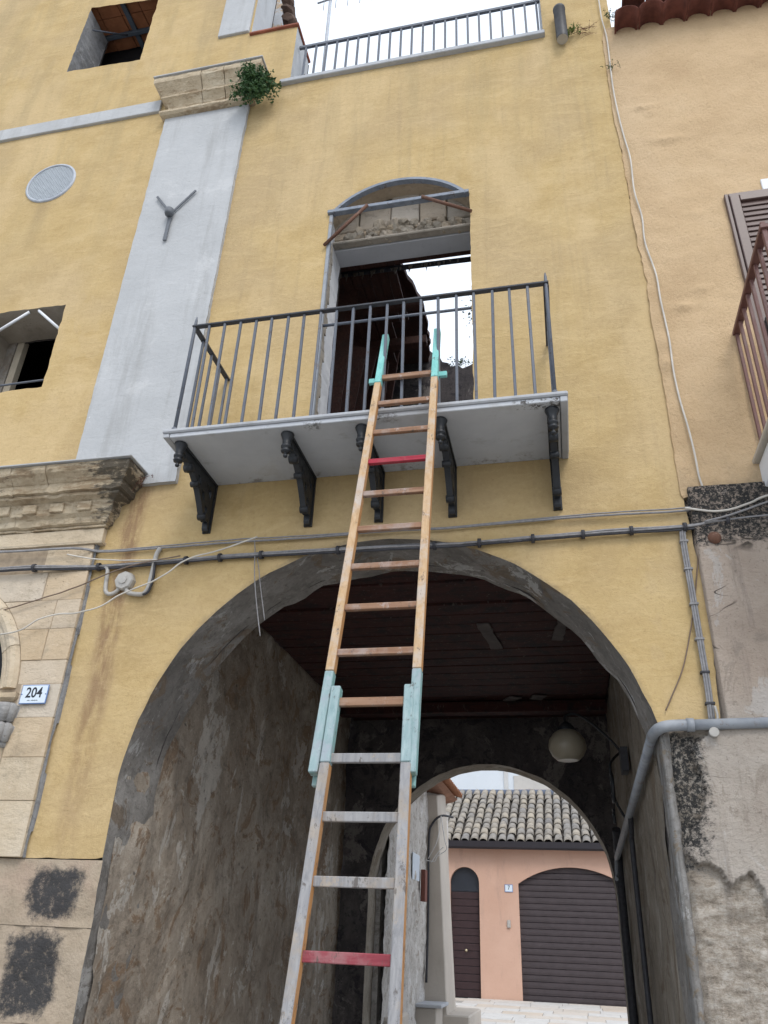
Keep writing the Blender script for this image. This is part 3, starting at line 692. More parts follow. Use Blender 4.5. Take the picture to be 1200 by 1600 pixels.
weed('cable_weed', 'tiny green weed caught on the white cable', (.862, -.02, 8.60), (.5, .5, .5), 12, .05, STEM, 'plant', None, LEAF, .012, 6)
weed('slab_weed', 'thin grass tuft growing on the balcony slab inside the railing', (-.78, -.52, 4.51), (.5, .4, .3), 6, .16, STEM, 'plant', None, LEAFY, .012, 3, (0, 0, 1))

# --- upper storey bits at the top left
MB().box(-3.30, -2.925, -.03, .02, 10.44, 13.2).obj('pale_jamb', PILA, house, .006)
COPR = mat_plain('red_clay_coping', (.28, .10, .065), .85, .3, 10)
MB().box(-2.91, -2.325, -.03, .43, 10.37, 10.40).obj('clay_coping', COPR, house, .005)
MB().box(-2.43, .30, -.05, .44, 9.31, 9.365).obj('terrace_sill', MARB, house, .006)
PEELW = mat_layered('peeling_painted_wall', [(.55, .58, .62), (.60, .63, .67), (.66, .68, .71), (.55, .38, .20), (.42, .25, .12)], .9, .012, .15, (.20, .15, .10), .1)
ruin = thing('ruined_upper_wall', 'ruined upper wall with peeling white paint behind the red coping', 'wall', (-3, 1.0, 10))
pr = rough_edge([(-4.4, 10.0), (-2.92, 10.0), (-2.93, 11.95), (-3.08, 12.3), (-3.12, 12.9), (-3.32, 13.4), (-4.4, 13.6)], .08, .04, 61)
V, F = sheet(pr, [], 1.0, .25); m = MB().raw(V, F); a, b = ring(pr, 1.0, 1.25); m.raw(a, b); m.obj('wall', PEELW, ruin)
BRICKD = mat_plain('dark_broken_masonry', (.10, .065, .05), .95, .4, 8)
for k in range(11):
    z = 10.4+k*.27; t = bmesh.new(); bmesh.ops.create_icosphere(t, subdivisions=2, radius=.13)
    for v in t.verts: v.co *= 1+.35*noise.noise(v.co*9+Vector((k, 0, 0)))
    me = bpy.data.meshes.new('broken_stone'); t.to_mesh(me); t.free()
    add('broken_stone', me, BRICKD, ruin, (-2.93-.0*k-.17*max(0, (z-11.9)), 1.12, z), (k, k*2, k))
for k, (x, z) in enumerate(((-2.27, 9.62), (-2.24, 9.78), (-2.21, 9.48), (-2.29, 10.02))):
    t = bmesh.new(); bmesh.ops.create_icosphere(t, subdivisions=2, radius=.085)
    for v in t.verts: v.co *= 1+.4*noise.noise(v.co*14+Vector((k*3, 0, 0)))
    me = bpy.data.meshes.new('broken_stone'); t.to_mesh(me); t.free(); add('broken_stone', me, BRICKD, house, (x-.10, .40, z), (k, k, 0))
mast = thing('antenna_mast', 'thin grey antenna mast standing behind the terrace railing', 'antenna', (-2.4, 1.0, 10.2))
MB().tube([(-2.37, 1.0, 9.4), (-2.43, 1.0, 13.6)], .022, 10).obj('pole', GALV, mast)
MB().tube([(-2.6, 1.0, 12.72), (-1.7, .9, 12.70)], .012, 6).obj('boom', GALV, mast)
for k in range(5): MB().tube([(-2.5+k*.17, .99, 12.5), (-2.5+k*.17, .99, 12.9)], .005, 5).obj('element', GALV, mast)

# --- terrace railing above
tr = thing('terrace_railing', 'thin grey iron railing along the terrace sill at roof level', 'railing', (-1, .1, 9.365))
MB().box(-2.33, .285, .085, .115, 10.10, 10.14).obj('top_rail', RAIL, tr, .003)
bar = bevel_box('bar', .022, .022, .74, .002); bar.materials.append(RAIL)
for k in range(22): add('bar', bar, None, tr, (-2.25+k*(2.5/21), .10, 9.735))

# --- interior of windows
def dark_room(name, x0, x1, y0, y1, z0, z1, mat):
    v = [(x, y, z) for z in (z0, z1) for y in (y0, y1) for x in (x0, x1)]
    return MB().raw(v, [(0, 1, 3, 2), (4, 6, 7, 5), (2, 3, 7, 6), (0, 2, 6, 4), (1, 5, 7, 3)]).obj(name, mat, house)
dark_room('room_shell', -5.6, -3.9, .445, .66, 10.0, 11.9, mat_plain('black_room', (.016, .015, .017), .95, .3, 3))  # near-black shell: the unlit room's darkness is put into its colour
TAV = mat_plain('orange_ceiling_tile', (.36, .145, .07), .9, .3, 6, 0, .2, True)
for i in range(6):
    for j in range(3): add('ceiling_tile', bevel_box('ceiling_tile', .275, .20, .03, .004), TAV, house, (-5.36+i*.285, .11+j*.208, 11.85+rng.uniform(-.006, .006)), (rng.uniform(-.04, .04), rng.uniform(-.04, .04), 0))
MB().box(-5.7, -3.8, .02, .66, 11.88, 11.95).obj('attic_floor', DARKIN, house)
BEAM = mat_plain('dark_steel_beam', (.09, .11, .14), .7, .2, 9)
MB().box(-4.87, -4.81, .03, .64, 11.79, 11.83).obj('ceiling_beam', BEAM, house, .004)
MB().box(-5.6, -3.9, .40, .45, 11.77, 11.825).obj('ceiling_beam', BEAM, house, .004)
MB().tube([(-5.21, .12, 11.45), (-4.93, .40, 11.72)], .01, 6).obj('iron_stay', RAIL, house)
dark_room('room_shell', -6.4, -3.9, .50, 2.8, 5.0, 7.2, mat_plain('black_room_b', (.016, .014, .018), .95, .3, 3))  # same near-black colour standing in for the dark inside this window
SOFB = mat_layered('grey_window_masonry', [(.20, .185, .165), (.27, .25, .225), (.34, .315, .285), (.22, .18, .14), (.40, .38, .35)], 2.0, .012, .2, (.08, .07, .06), .3)
ih = [(-5.06, 5.3), (-4.0, 5.3), (-4.0, 6.615), (-5.06, 6.63)]
V, F = sheet([(-6.4, 5.0), (-3.9, 5.0), (-3.9, 7.2), (-6.4, 7.2)], [ih], .42, .4); MB().raw(V, F).obj('inner_window_wall', SOFB, house)
a, b = ring(ih, .42, .50); MB().raw(a, b).obj('inner_window_reveal', SOFB, house)
MB().box(-5.055, -4.98, .43, .50, 5.3, 6.60).obj('window_frame', mat_plain('cream_wood', (.42, .37, .29), .7, .15, 10), house, .004)
for (p, q_) in (((-4.54, .02, 6.545), (-4.255, .02, 6.28)), ((-4.64, .02, 6.545), (-4.95, .02, 6.33))): MB().tube([p, q_], .014, 6).obj('white_stay', WHITE, house)
MB().tube([(-5.14, .05, 5.705), (-4.24, .05, 5.72)], .010, 6).obj('iron_rod', RAIL, house)
# round vent
vent = thing('round_vent', 'round metal ventilation grille set in the yellow wall', 'vent', (-4.89, 0, 8.365))
n = 40; prof = [(.262, .02), (.262, -.014), (.270, -.018), (.288, -.012), (.290, .01)]
MB().lathe(prof, (-4.89, 0, 8.365), 40, 'y').obj('frame', GALV, vent)
mb = MB(); kk = 26
for i in range(1, kk):
    u = -.262+.524*i/kk; h = math.sqrt(max(0, .262**2-u*u))
    mb.box(-4.89+u-.0042, -4.89+u+.0042, -.006, .002, 8.365-h, 8.365+h); mb.box(-4.89-h, -4.89+h, -.008, -.001, 8.365+u-.0042, 8.365+u+.0042)
mb.obj('grille', mat_metal('pale_grille', (.42, .46, .50), (.52, .56, .60), .5), vent)
MB().lathe([(.001, .05), (.262, .05)], (-4.89, 0, 8.365), 30, 'y').obj('backing', mat_plain('grey_backing', (.22, .25, .29), .8), vent)
# wall tie anchor
anc = thing('tie_anchor', 'dark iron Y shaped tie rod anchor on the grey pilaster', 'anchor', (-3.335, -.04, 7.5))
def flatbar(p, q_, wd, th, m_='bar', mat=IRON, parent=anc):
    p = Vector(p); q_ = Vector(q_); d = q_-p; me = bevel_box(m_, wd, th, d.length, .003)
    o = add(m_, me, mat, parent, (p+q_)/2); o.rotation_euler = (0, math.atan2(d.x, d.z), 0); return o
GI = mat_metal('slate_grey_iron', (.10, .11, .125), (.15, .16, .18), .6)
flatbar((-3.335, -.055, 7.52), (-3.53, -.055, 7.80), .024, .012, 'arm', GI); flatbar((-3.335, -.055, 7.52), (-3.12, -.055, 7.80), .024, .012, 'arm', GI); flatbar((-3.335, -.055, 7.47), (-3.335, -.055, 7.16), .036, .014, 'arm', GI)
MB().lathe([(.001, -.02), (.035, -.02), (.042, .0), (.042, .05), (.03, .055), (.001, .055)], (-3.335, -.085, 7.49), 12, 'z').obj('hub', GI, anc)

# ------------------------------------------------------------------ balcony door: reveal, steel frame, ruined room
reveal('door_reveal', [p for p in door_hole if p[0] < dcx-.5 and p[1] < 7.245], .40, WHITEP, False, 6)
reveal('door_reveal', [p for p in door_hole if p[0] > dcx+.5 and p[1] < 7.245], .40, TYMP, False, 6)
reveal('arch_underside', door_arc, .19, TYMP, False, 2)
BROK = mat_stone('broken_render_edge', (.25, .22, .18), (.34, .30, .25), (.45, .42, .38), .5, False)
for k in range(26):       # crumbling edge of the left reveal
    z = 4.62+k*.09; me = MB().prism(rough_edge([(-.045, -.05), (.05, -.055), (.04, .05), (-.05, .05)], .02, .02, k*3.1), -.008, .012, 'y').mesh('plaster_flake')
    add('plaster_flake', me, BROK, house, (dcx-dw+.012, .075+.02*math.sin(k*1.7), z), (0, 0, R(88)+rng.uniform(-.1, .1)))
# stone infill above the lintel
for (x0, x1, z0, z1) in ((-1.75, -1.52, 7.18, 7.42), (-1.515, -1.22, 7.2, 7.50), (-1.215, -.95, 7.21, 7.6), (-.945, -.70, 7.2, 7.55), (-.695, -.46, 7.18, 7.45), (-1.75, -1.42, 7.085, 7.175), (-1.415, -1.06, 7.085, 7.195), (-1.055, -.76, 7.085, 7.195), (-.755, -.46, 7.085, 7.175)):
    add('infill_stone', bevel_box('infill_stone', x1-x0-.003, .25, z1-z0-.003, .010), TYMP, house, ((x0+x1)/2, .31+rng.uniform(-.014, .010), (z0+z1)/2), (rng.uniform(-.02, .02), rng.uniform(-.02, .02), 0))
MB().box(-1.8, -.42, .205, .41, 6.985, 7.075).obj('lintel', LINTEL, house, .006)
RUB = mat_stone('rubble', (.30, .255, .20), (.40, .35, .285), (.48, .43, .36), .3)
for k in range(95):
    t = bmesh.new(); bmesh.ops.create_icosphere(t, subdivisions=2, radius=1)
    for v in t.verts: v.co *= 1+.45*noise.noise(v.co*1.3+Vector((k*5, 0, 0)))
    me = bpy.data.meshes.new('rubble_stone'); t.to_mesh(me); t.free()
    s_ = rng.uniform(.018, .050)*(1.35 if k % 7 == 0 else 1); x = rng.uniform(-1.60, -.55)
    o = add('rubble_stone', me, RUB, house, (x, .17+rng.uniform(-.02, .03), 7.02+rng.uniform(0, .19)*(1-abs(x+1.15)/.95)+s_*.3), (rng.uniform(0, 6), rng.uniform(0, 6), 0)); o.scale = (s_*1.3, s_, s_*.8)
MB().box(-1.735, -.475, .12, .20, 6.99, 7.02).obj('rubble_ledge', BROK, house, .008)
# steel frame
fr = thing('door_arch_frame', 'blue grey steel arched frame with two rusty struts in the doorway', 'frame', (dcx, 0, 4.5))
mb = MB(); aa = arc(seg_c, seg_r-.02, a_s+.5, 179.5-a_s, 24)
for i in range(24):
    (xa, za), (xb, zb) = aa[i], aa[i+1]; 
    ca = Vector((xa-seg_c[0], za-seg_c[1])).normalized(); cb = Vector((xb-seg_c[0], zb-seg_c[1])).normalized()
    v = []
    for (x, z, c) in ((xa, za, ca), (xb, zb, cb)):
        for (o, y) in ((0, -.03), (0, .02), (-.028, .02), (-.028, -.03)): v.append((x+c.x*o, y, z+c.y*o))
    mb.raw(v, [(0, 1, 5, 4), (1, 2, 6, 5), (2, 3, 7, 6), (3, 0, 4, 7)])
mb.obj('arch_bar', STEEL, fr)
MB().box(dcx-dw-.015, dcx+dw-.005, -.035, .02, 7.225, 7.262).obj('cross_bar', STEEL, fr, .003)
MB().box(dcx-dw+.002, dcx-dw+.032, -.012, .02, 4.51, 7.22).obj('side_bar', PIPE, fr, .003)
MB().tube([(-1.38, -.045, 7.235), (-1.755, -.03, 6.82)], .016, 8).obj('strut', RUST, fr)
MB().tube([(-.885, -.045, 7.235), (-.455, -.03, 6.98)], .016, 8).obj('strut', RUST, fr)
MB().tube([(dcx-dw-.005, .015, 5.925), (dcx+dw+.005, .015, 5.925)], .013, 8).obj('guard_bar', RAIL, fr)
# ruined room
room = thing('ruined_room', 'dark ruined room with collapsed roof behind the balcony door', 'room', (-1.2, 2.5, 4.45))
MB().box(-3.0, 1.2, .45, 4.3, 4.42, 4.46).obj('floor', DARKIN, room)
lw = rough_edge([(.44, 4.46), (4.2, 4.46), (4.2, 8.6), (3.0, 9.0), (1.6, 8.4), (.44, 8.2)], .15, .05, 71)
def yzsheet(poly, x, th, name, mat, parent):
    return MB().prism([(p[0], p[1]) for p in poly], x, x+th, 'x').obj(name, mat, parent)
yzsheet(lw, -2.32, -.25, 'side_wall', WHITEP, room); yzsheet([(.44, 4.46), (4.2, 4.46), (4.2, 8.0), (2.0, 8.3), (.44, 8.4)], .5, .25, 'side_wall', PASSL, room)
bwl = [(-2.6, 4.46), (.7, 4.46), (.7, 8.3)]+rough_edge([(.3, 8.45), (-.3, 8.62), (-.85, 8.60), (-1.1, 8.62), (-1.3, 8.72), (-1.5, 8.95), (-2.6, 9.4)], .07, .07, 73, False)
MB().prism(bwl, 4.0, 4.3, 'y').obj('rear_wall', NEARBLACK, room)
ROOF = mat_wood('dark_brown_roof_board', (.060, .030, .025), (.095, .045, .036), (.14, .07, .055), (1, .07, 1), (.05, .04, .038), .5, True)  # dark red-brown board colour
for k in range(12):        # what is left of the ceiling: boards running into the depth
    x = -2.28+k*.098; y1 = 2.5-(.28*(k-6) if k > 6 else 0)+rng.uniform(-.2, .2)
    if x > -1.34: break
    add('roof_board', bevel_box('roof_board', .092, y1-.62, .03, .003), ROOF, room, (x, (y1+.62)/2, 7.56+rng.uniform(-.012, .012)), (rng.uniform(-.008, .008), 0, rng.uniform(-.01, .012)))
for (y, z, L) in ((.82, 7.47, 1.9), (1.5, 7.47, 1.15), (2.1, 7.47, 1.1)): add('rafter', bevel_box('rafter', L, .09, .11, .006), ROOF, room, (-2.3+L/2, y, z))
# fallen boards and the leaning pieces
for (x, y, z, L, a, b, c_) in ((-2.05, 1.4, 6.5, 2.4, .15, .3, .1), (-1.95, 2.0, 6.9, 2.2, -.1, .4, .2), (-1.95, 2.6, 7.2, 2.2, .1, .35, -.1), (-2.05, 2.2, 7.1, 1.8, .3, .3, .3), (-2.05, 1.7, 6.1, 1.8, .3, .5, .2), (-1.95, 3.2, 7.7, 1.9, .0, .3, .0), (-2.0, 3.0, 7.4, 1.6, .1, .3, -.2)):
    add('fallen_board', bevel_box('fallen_board', .26, .04, L, .004), ROOF, room, (x, y, z), (a, b*.35, c_))
# sloping roof slab hanging down to the rear
hang = [(-2.32, .6), (-1.32, .62), (-1.29, 1.4), (-1.26, 2.1), (-1.30, 2.7), (-1.36, 3.3), (-1.5, 4.0), (-2.32, 4.0)]
hang = rough_edge(hang, .12, .03, 77)
sl = MB(); n = len(hang); zt = lambda y: 7.60 if y < 1.0 else 7.60+(y-1.0)*.38
v = [(x, y, zt(y)) for x, y in hang]+[(x, y, zt(y)+.06) for x, y in hang]
sl.raw(v, [tuple(reversed(range(n))), tuple(range(n, 2*n))]+[(i, (i+1) % n, (i+1) % n+n, i+n) for i in range(n)])
sl.obj('hanging_roof', ROOF, room)
MB().tube([(-2.3, .95, 7.47), (.55, .95, 7.43)], .028, 8).obj('tie_beam', RAILT, room)
SHRED = mat_plain('hanging_plaster_reed', (.20, .18, .15), .95, .3, 20)
mb = MB()
for k in range(70):
    x = rng.uniform(-1.95, -.45); L = rng.uniform(.015, .06)+(.07 if k % 9 == 0 else 0)
    if x > -1.25 and k % 3: continue
    mb.raw([(x-.012, .92, 7.44), (x+.012, .92, 7.44), (x+rng.uniform(-.01, .01), .91, 7.43-L), (x, .97, 7.44)], [(0, 1, 2), (1, 3, 2), (3, 0, 2)])
mb.obj('hanging_reeds', SHRED, room, kind='stuff')
weed('ruin_shrub', 'thin leafy shrub growing on the ruined wall behind the balcony door', (-.55, 4.1, 8.6), (.5, .3, .9), 34, 1.45, STEM, 'plant', None, mat_leaf('blue_green_leaf', (.05, .08, .07), (.10, .14, .11)), .05, 16, (-.15, 0, 2.2), .007)
weed('wall_grass', 'short dry grass on the jagged ruined wall top behind the door', (-1.1, 4.05, 8.62), (2.5, .3, .8), 26, .22, STEM, 'plant', None, LEAF, .03, 6, (0, 0, .6))

# ------------------------------------------------------------------ balcony
bal = thing('balcony', 'grey marble balcony with thin iron railing on black cast iron brackets', 'balcony', (-1.18, -.3, 4.44))
MB().box(-2.545, .178, -.685, .0, 4.4745, 4.5055).obj('marble_slab', MARB, bal, .008)
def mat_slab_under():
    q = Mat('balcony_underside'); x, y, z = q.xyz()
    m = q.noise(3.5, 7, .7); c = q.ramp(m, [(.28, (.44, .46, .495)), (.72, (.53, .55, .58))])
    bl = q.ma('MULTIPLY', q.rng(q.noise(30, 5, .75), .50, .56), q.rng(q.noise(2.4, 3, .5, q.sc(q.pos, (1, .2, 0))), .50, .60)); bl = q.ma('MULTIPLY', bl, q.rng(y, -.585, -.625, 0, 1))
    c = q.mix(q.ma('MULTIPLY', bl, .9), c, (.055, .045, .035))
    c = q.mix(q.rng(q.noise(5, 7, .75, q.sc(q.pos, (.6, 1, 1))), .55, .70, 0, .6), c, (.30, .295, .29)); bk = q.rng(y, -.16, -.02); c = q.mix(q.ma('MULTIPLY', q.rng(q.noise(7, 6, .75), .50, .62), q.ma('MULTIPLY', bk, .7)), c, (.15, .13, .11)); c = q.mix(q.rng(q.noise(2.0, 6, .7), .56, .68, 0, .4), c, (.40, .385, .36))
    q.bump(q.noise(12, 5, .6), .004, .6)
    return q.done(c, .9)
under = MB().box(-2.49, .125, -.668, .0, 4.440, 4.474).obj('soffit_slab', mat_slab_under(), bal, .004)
MB().box(.128, .172, -.672, .0, 4.432, 4.474).obj('edge_strip', MARB, bal, .004)
MB().box(-2.538, -2.494, -.672, .0, 4.442, 4.474).obj('edge_strip', MARB, bal, .004)
# moss spots under the front edge
# railing
MB().box(-2.49, .118, -.665, -.625, 5.438, 5.455).obj('top_rail', RAILT, bal, .003)
for x in (-2.475, .10): MB().box(x-.02, x+.02, -.625, .0, 5.438, 5.455).obj('side_rail', RAILT, bal, .003)
bar = bevel_box('bar', .019, .019, .932, .003); bar.materials.append(RAIL)
for k in range(1, 21): add('bar', bar, None, bal, (-2.475+k*2.575/21, -.645, 4.973), (rng.uniform(-.008, .008), rng.uniform(-.010, .010), rng.uniform(-.3, .3)))
for x in (-2.475, .10):
    for y in (-.49, -.33, -.17, -.03)[:3 if x > 0 else 4]: add('bar', bar, None, bal, (x, y, 4.973))
post = MB().tube([(0, 0, 0), (0, 0, .93), (0, 0, 1.0), (0, 0, 1.035)], [.013, .013, .010, .004], 8).lathe([(.001, 0), (.022, 0), (.022, .02), (.013, .03)], (0, 0, 0), 10).mesh('corner_post'); post.materials.append(RAIL)
for x in (-2.475, .10): add('corner_post', post, None, bal, (x, -.645, 4.507))
# brackets
def bracket_mesh():
    o = [(0, 0), (.60, 0), (.605, -.045), (.53, -.055), (.515, -.075), (.47, -.080), (.445, -.115), (.40, -.122), (.385, -.10), (.33, -.135), (.26, -.19), (.20, -.255), (.155, -.315), (.115, -.345), (.075, -.345), (.060, -.325), (.055, -.385), (.045, -.40), (0, -.40)]
    hs = [[(.27, -.085), (.31, -.075), (.30, -.11), (.255, -.14)], [(.18, -.16), (.225, -.15), (.20, -.20), (.165, -.225)], [(.10, -.245), (.145, -.235), (.13, -.28), (.10, -.29)], [(.07, -.09), (.16, -.06), (.14, -.10), (.07, -.16)]]
    hs = [list(h) for h in hs]
    V, F = sheet([(p[0], p[1]) for p in o], hs, 0, .5)
    mb_ = MB(); th = .021
    for sgn in (-1, 1): mb_.raw([(sgn*th, -x, z) for x, _, z in V], F if sgn < 0 else [tuple(reversed(q)) for q in F])
    for poly in [o]+hs:
        k = len(poly); mb_.raw([(-th, -p[0], p[1]) for p in poly]+[(th, -p[0], p[1]) for p in poly], [(i, (i+1) % k, (i+1) % k+k, i+k) for i in range(k)])
    mb_.box(-.032, .032, -.56, -.004, -.018, -.0005); mb_.box(-.030, .030, -.02, -.001, -.405, -.02)
    # scroll bosses
    for (y, z, r) in ((-.425, -.098, .030), (-.115, -.32, .028), (-.30, -.155, .022)): mb_.lathe([(.001, -.03), (r, -.03), (r*1.1, 0), (r, .03), (.001, .03)], (0, y, z), 12, 'x')
    return mb_.mesh('bracket')
def finial_mesh():
    pr = [(.001, -.185), (.012, -.18), (.016, -.168), (.008, -.155), (.010, -.148), (.030, -.142), (.034, -.132), (.026, -.122), (.024, -.115), (.034, -.108), (.036, -.096), (.028, -.088), (.030, -.05), (.040, -.022), (.046, -.006), (.044, 0)]
    return MB().lathe(pr, (0, 0, 0), 18).mesh('finial')
bme = bracket_mesh(); bme.materials.append(IRON); fme = finial_mesh(); fme.materials.append(IRON)
for x in (-2.44, -1.665, -1.15, -.63, .075):
    b = add('bracket', bme, None, bal, (x, 0, 4.4365)); f_ = link(bpy.data.objects.new('finial', fme)); f_.parent = b; f_.location = (0, -.585, -.001)

# ------------------------------------------------------------------ ladder
lad = thing('ladder', 'two section wooden extension ladder with turquoise painted ends leaning on balcony', 'ladder', (-.84, -1.75, 0))
WOODT = mat_wood('tan_ladder_wood', (.40, .25, .13), (.50, .34, .195), (.57, .42, .28), (1, 1, .05), (.46, .42, .39), .75)
WOODG = mat_wood('weathered_grey_wood', (.20, .20, .21), (.28, .278, .285), (.36, .355, .355), (1, 1, .05), (.35, .285, .215), .6)
WOODO = mat_wood('orange_ladder_wood', (.36, .165, .06), (.46, .23, .09), (.52, .29, .13), (1, 1, .05), (.40, .28, .18), .3)
RUNGW = mat_wood('brown_rung_wood', (.19, .10, .06), (.28, .16, .10), (.36, .23, .155), (.06, 1, 1), (.38, .33, .31), .65)
TURQ = mat_wood('turquoise_paint', (.16, .44, .42), (.21, .52, .49), (.28, .58, .55), (1, 1, .06), (.30, .44, .43), .45)
TURP = mat_wood('faded_turquoise_paint', (.21, .31, .32), (.28, .38, .39), (.36, .45, .455), (1, 1, .06), (.32, .345, .39), .85)
TURS = mat_wood('worn_turquoise_paint', (.16, .32, .31), (.22, .39, .38), (.30, .45, .44), (1, 1, .06), (.33, .35, .36), .7)
REDP = mat_wood('crimson_paint', (.25, .018, .035), (.36, .03, .055), (.40, .06, .085), (.06, 1, 1), (.30, .10, .10), .35)
REDF = mat_wood('faded_crimson_paint', (.19, .03, .045), (.26, .05, .065), (.33, .11, .12), (.06, 1, 1), (.33, .20, .20), .55)
YT, YB = -.735, -1.78                                   # ladder line: y at z=4.5 and at z=0
LY = lambda z: YB+(YT-YB)*z/4.5
ld = Vector((0, YT-YB, 4.5)).normalized(); ln = Vector((0, -ld.z, ld.y))      # direction, outward normal (towards the street)
def seg_box(name, p0, p1, wd, dp, mats, parent, off=0, bev=.004):
    """bar with street face, sides and back; mats = (front, side)"""
    p0 = Vector(p0); p1 = Vector(p1); d = (p1-p0).normalized(); sx = d.cross(ln).normalized()
    v = []
    for p in (p0, p1):
        for (a, b) in ((-1, 1), (1, 1), (1, -1), (-1, -1)): v.append(p+sx*(a*wd/2)+ln*(b*dp/2+off))
    f = [(0, 1, 5, 4), (1, 2, 6, 5), (2, 3, 7, 6), (3, 0, 4, 7), (3, 2, 1, 0), (4, 5, 6, 7)]
    mb_ = MB().raw(v, f); mb_.m = [0, 1, 1, 1, 1, 1]
    me = mb_.mesh(name, bev); return add(name, me, list(mats), parent)
def lp(x, z): return Vector((x, LY(z), z))
def lerp(a, b, t): return a+(b-a)*t
# upper section: rail centre lines
UL = lambda z: lerp(-1.075, -1.02, (z-2.1)/3.1); UR = lambda z: lerp(-.640, -.655, (z-2.1)/3.1)
LL = lambda z: lerp(-1.048, -1.020, z/2.5); LR = lambda z: lerp(-.612, -.672, z/2.5)
for fx, nm in ((UL, 'rail'), (UR, 'rail')):
    seg_box('rail', lp(fx(2.60), 2.60), lp(fx(4.69), 4.69), .043, .050, (WOODT, WOODO), lad)
    seg_box('painted_rail_top', lp(fx(4.692), 4.692), lp(fx(5.20), 5.20), .0432, .0505, (TURQ, TURQ), lad)
    seg_box('painted_rail_end', lp(fx(2.11), 2.11), lp(fx(2.598), 2.598), .0434, .0505, (TURP, TURS), lad)
    seg_box('backing_strip', lp(fx(2.07), 2.07), lp(fx(2.55), 2.55), .026, .024, (TURS, TURS), lad, -.040)
for fx in (LL, LR):
    seg_box('rail', lp(fx(0.01), .01), lp(fx(2.15), 2.15), .044, .052, (WOODG, WOODO), lad, .006)
    seg_box('painted_rail_end', lp(fx(2.152), 2.152), lp(fx(2.515), 2.515), .0442, .0525, (TURP, TURS), lad, .006)
    seg_box('foot', lp(fx(0), .0), lp(fx(.05), .05), .05, .058, (CABD, CABD), lad, .006)
def rung(xa, xb, z, mat, h=.036, d=.030, name='rung', off=0):
    v = []
    for x in (xa, xb):
        for (a, b) in ((-.5, .5), (.5, .42), (.5, -.5), (-.5, -.5)): v.append(lp(x, z)+Vector((0, -b*d-off, a*h)))
    return MB().raw(v, [(0, 1, 2, 3), (7, 6, 5, 4), (0, 4, 5, 1), (1, 5, 6, 2), (2, 6, 7, 3), (3, 7, 4, 0)]).obj(name, mat, lad, .003)
zz = [4.755, 4.50, 4.235, 3.985, 3.73, 3.473, 3.217, 2.963, 2.705]
for i, z in enumerate(zz):
    if i == 0:
        rung(UL(z)+.02, UR(z)-.02, z, RUNGW, .036)
        rung(UL(z)-.075, UL(z)-.018, z, TURQ, .040, .028, 'hook_block', -.028); rung(UR(z)+.018, UR(z)+.075, z, TURQ, .040, .028, 'hook_block', -.028)
    else: rung(UL(z)+.018, UR(z)-.018, z, REDP if i == 3 else RUNGW, .034)
for i, z in enumerate([2.445, 2.18, 1.93, 1.68, 1.42, 1.16, .90, .64, .38]):
    rung(LL(z)+.018, LR(z)-.018, z, REDF if i == 4 else RUNGW if i == 0 else WOODG, .040)
rung(UL(2.45)+.03, UL(2.45)+.055, 2.47, TURP, .07, .02, 'guide_block', -.03)

# ------------------------------------------------------------------ cables
def cable(name, label, pts, y, r, mat, n=6, sag=.0, parent=None, group=None):
    P = []
    for i, p in enumerate(pts):
        yy_ = y[i] if isinstance(y, (list, tuple)) else y
        P.append((p[0], yy_+.006*noise.noise(Vector((p[0]*3, p[1]*3, r*900))), p[1]))
    P = smooth_line(P, 6)
    P = [p+Vector((0, 0, .003*noise.noise(Vector((p.x*11, 3, p.z*11))))) for p in P]
    return MB().tube(P, r, n).obj(name, mat, parent, **({} if parent else dict(label=label, cat='cable', group=group)))
UPPER = [(-5.2, 3.97), (-4.119, 3.95), (-3.46, 3.941), (-3.244, 3.927), (-2.829, 3.927), (-2.378, 3.933), (-2.036, 3.936), (-1.655, 3.935), (-1.103, 3.947), (-0.66, 3.94), (-0.083, 3.955), (0.388, 3.958), (0.744, 3.954), (0.881, 3.958), (1.095, 3.982), (1.365, 4.016), (2.6, 4.1)]
BUND = [(-5.2, 3.78), (-4.07, 3.792), (-3.743, 3.795), (-3.24, 3.797), (-2.755, 3.804), (-2.287, 3.815), (-1.832, 3.817), (-1.369, 3.817), (-0.921, 3.812), (-0.574, 3.804), (-0.236, 3.814), (0.094, 3.82), (0.415, 3.83), (0.844, 3.832), (1.076, 3.86), (1.339, 3.872), (2.6, 3.92)]
def yoff(pts): return [-.085 if p[0] < -3.3 else -.03 for p in pts]
cab = thing('upper_cable_run', 'pair of thin grey cables strung along the wall under the balcony brackets', 'cable', (-1, 0, 3.95))
cable('wire', '', UPPER, yoff(UPPER), .0085, CABLE, 6, 0, cab); cable('wire', '', [(x, z+.013+.008*math.sin(x*2.1)) for x, z in UPPER], yoff(UPPER), .0055, CABLE, 6, 0, cab)
bun = thing('cable_bundle', 'thick bundle of dark and grey cables clipped across the arch top', 'cable', (-1, 0, 3.8))
for k, (dz, dy, r, m_) in enumerate(((0, 0, .010, CABM), (.013, -.006, .0085, CABLE), (-.011, -.004, .0075, CABD), (.004, -.012, .0070, CABLE), (.020, .004, .005, CABM))):
    cable('wire', '', [(x, z+dz+.004*math.sin(x*3+k)) for x, z in BUND], [q+dy for q in yoff(BUND)], r, m_, 6, 0, bun)
clip = MB().lathe([(.026, -.011), (.031, -.011), (.031, .011), (.026, .011)], (0, 0, 0), 10, 'x').mesh('clip'); clip.materials.append(CABD)
for i, x in enumerate([-3.74, -3.24, -2.55, -2.29, -1.98, -1.42, -.75, -.45, -.1, .22, .52, .844, 1.1]):
    z = next(a[1]+(b[1]-a[1])*(x-a[0])/(b[0]-a[0]) for a, b in zip(BUND, BUND[1:]) if a[0] <= x <= b[0])
    add('clip', clip, None, bun, (x, -.085 if x < -3.3 else -.034, z+.003))
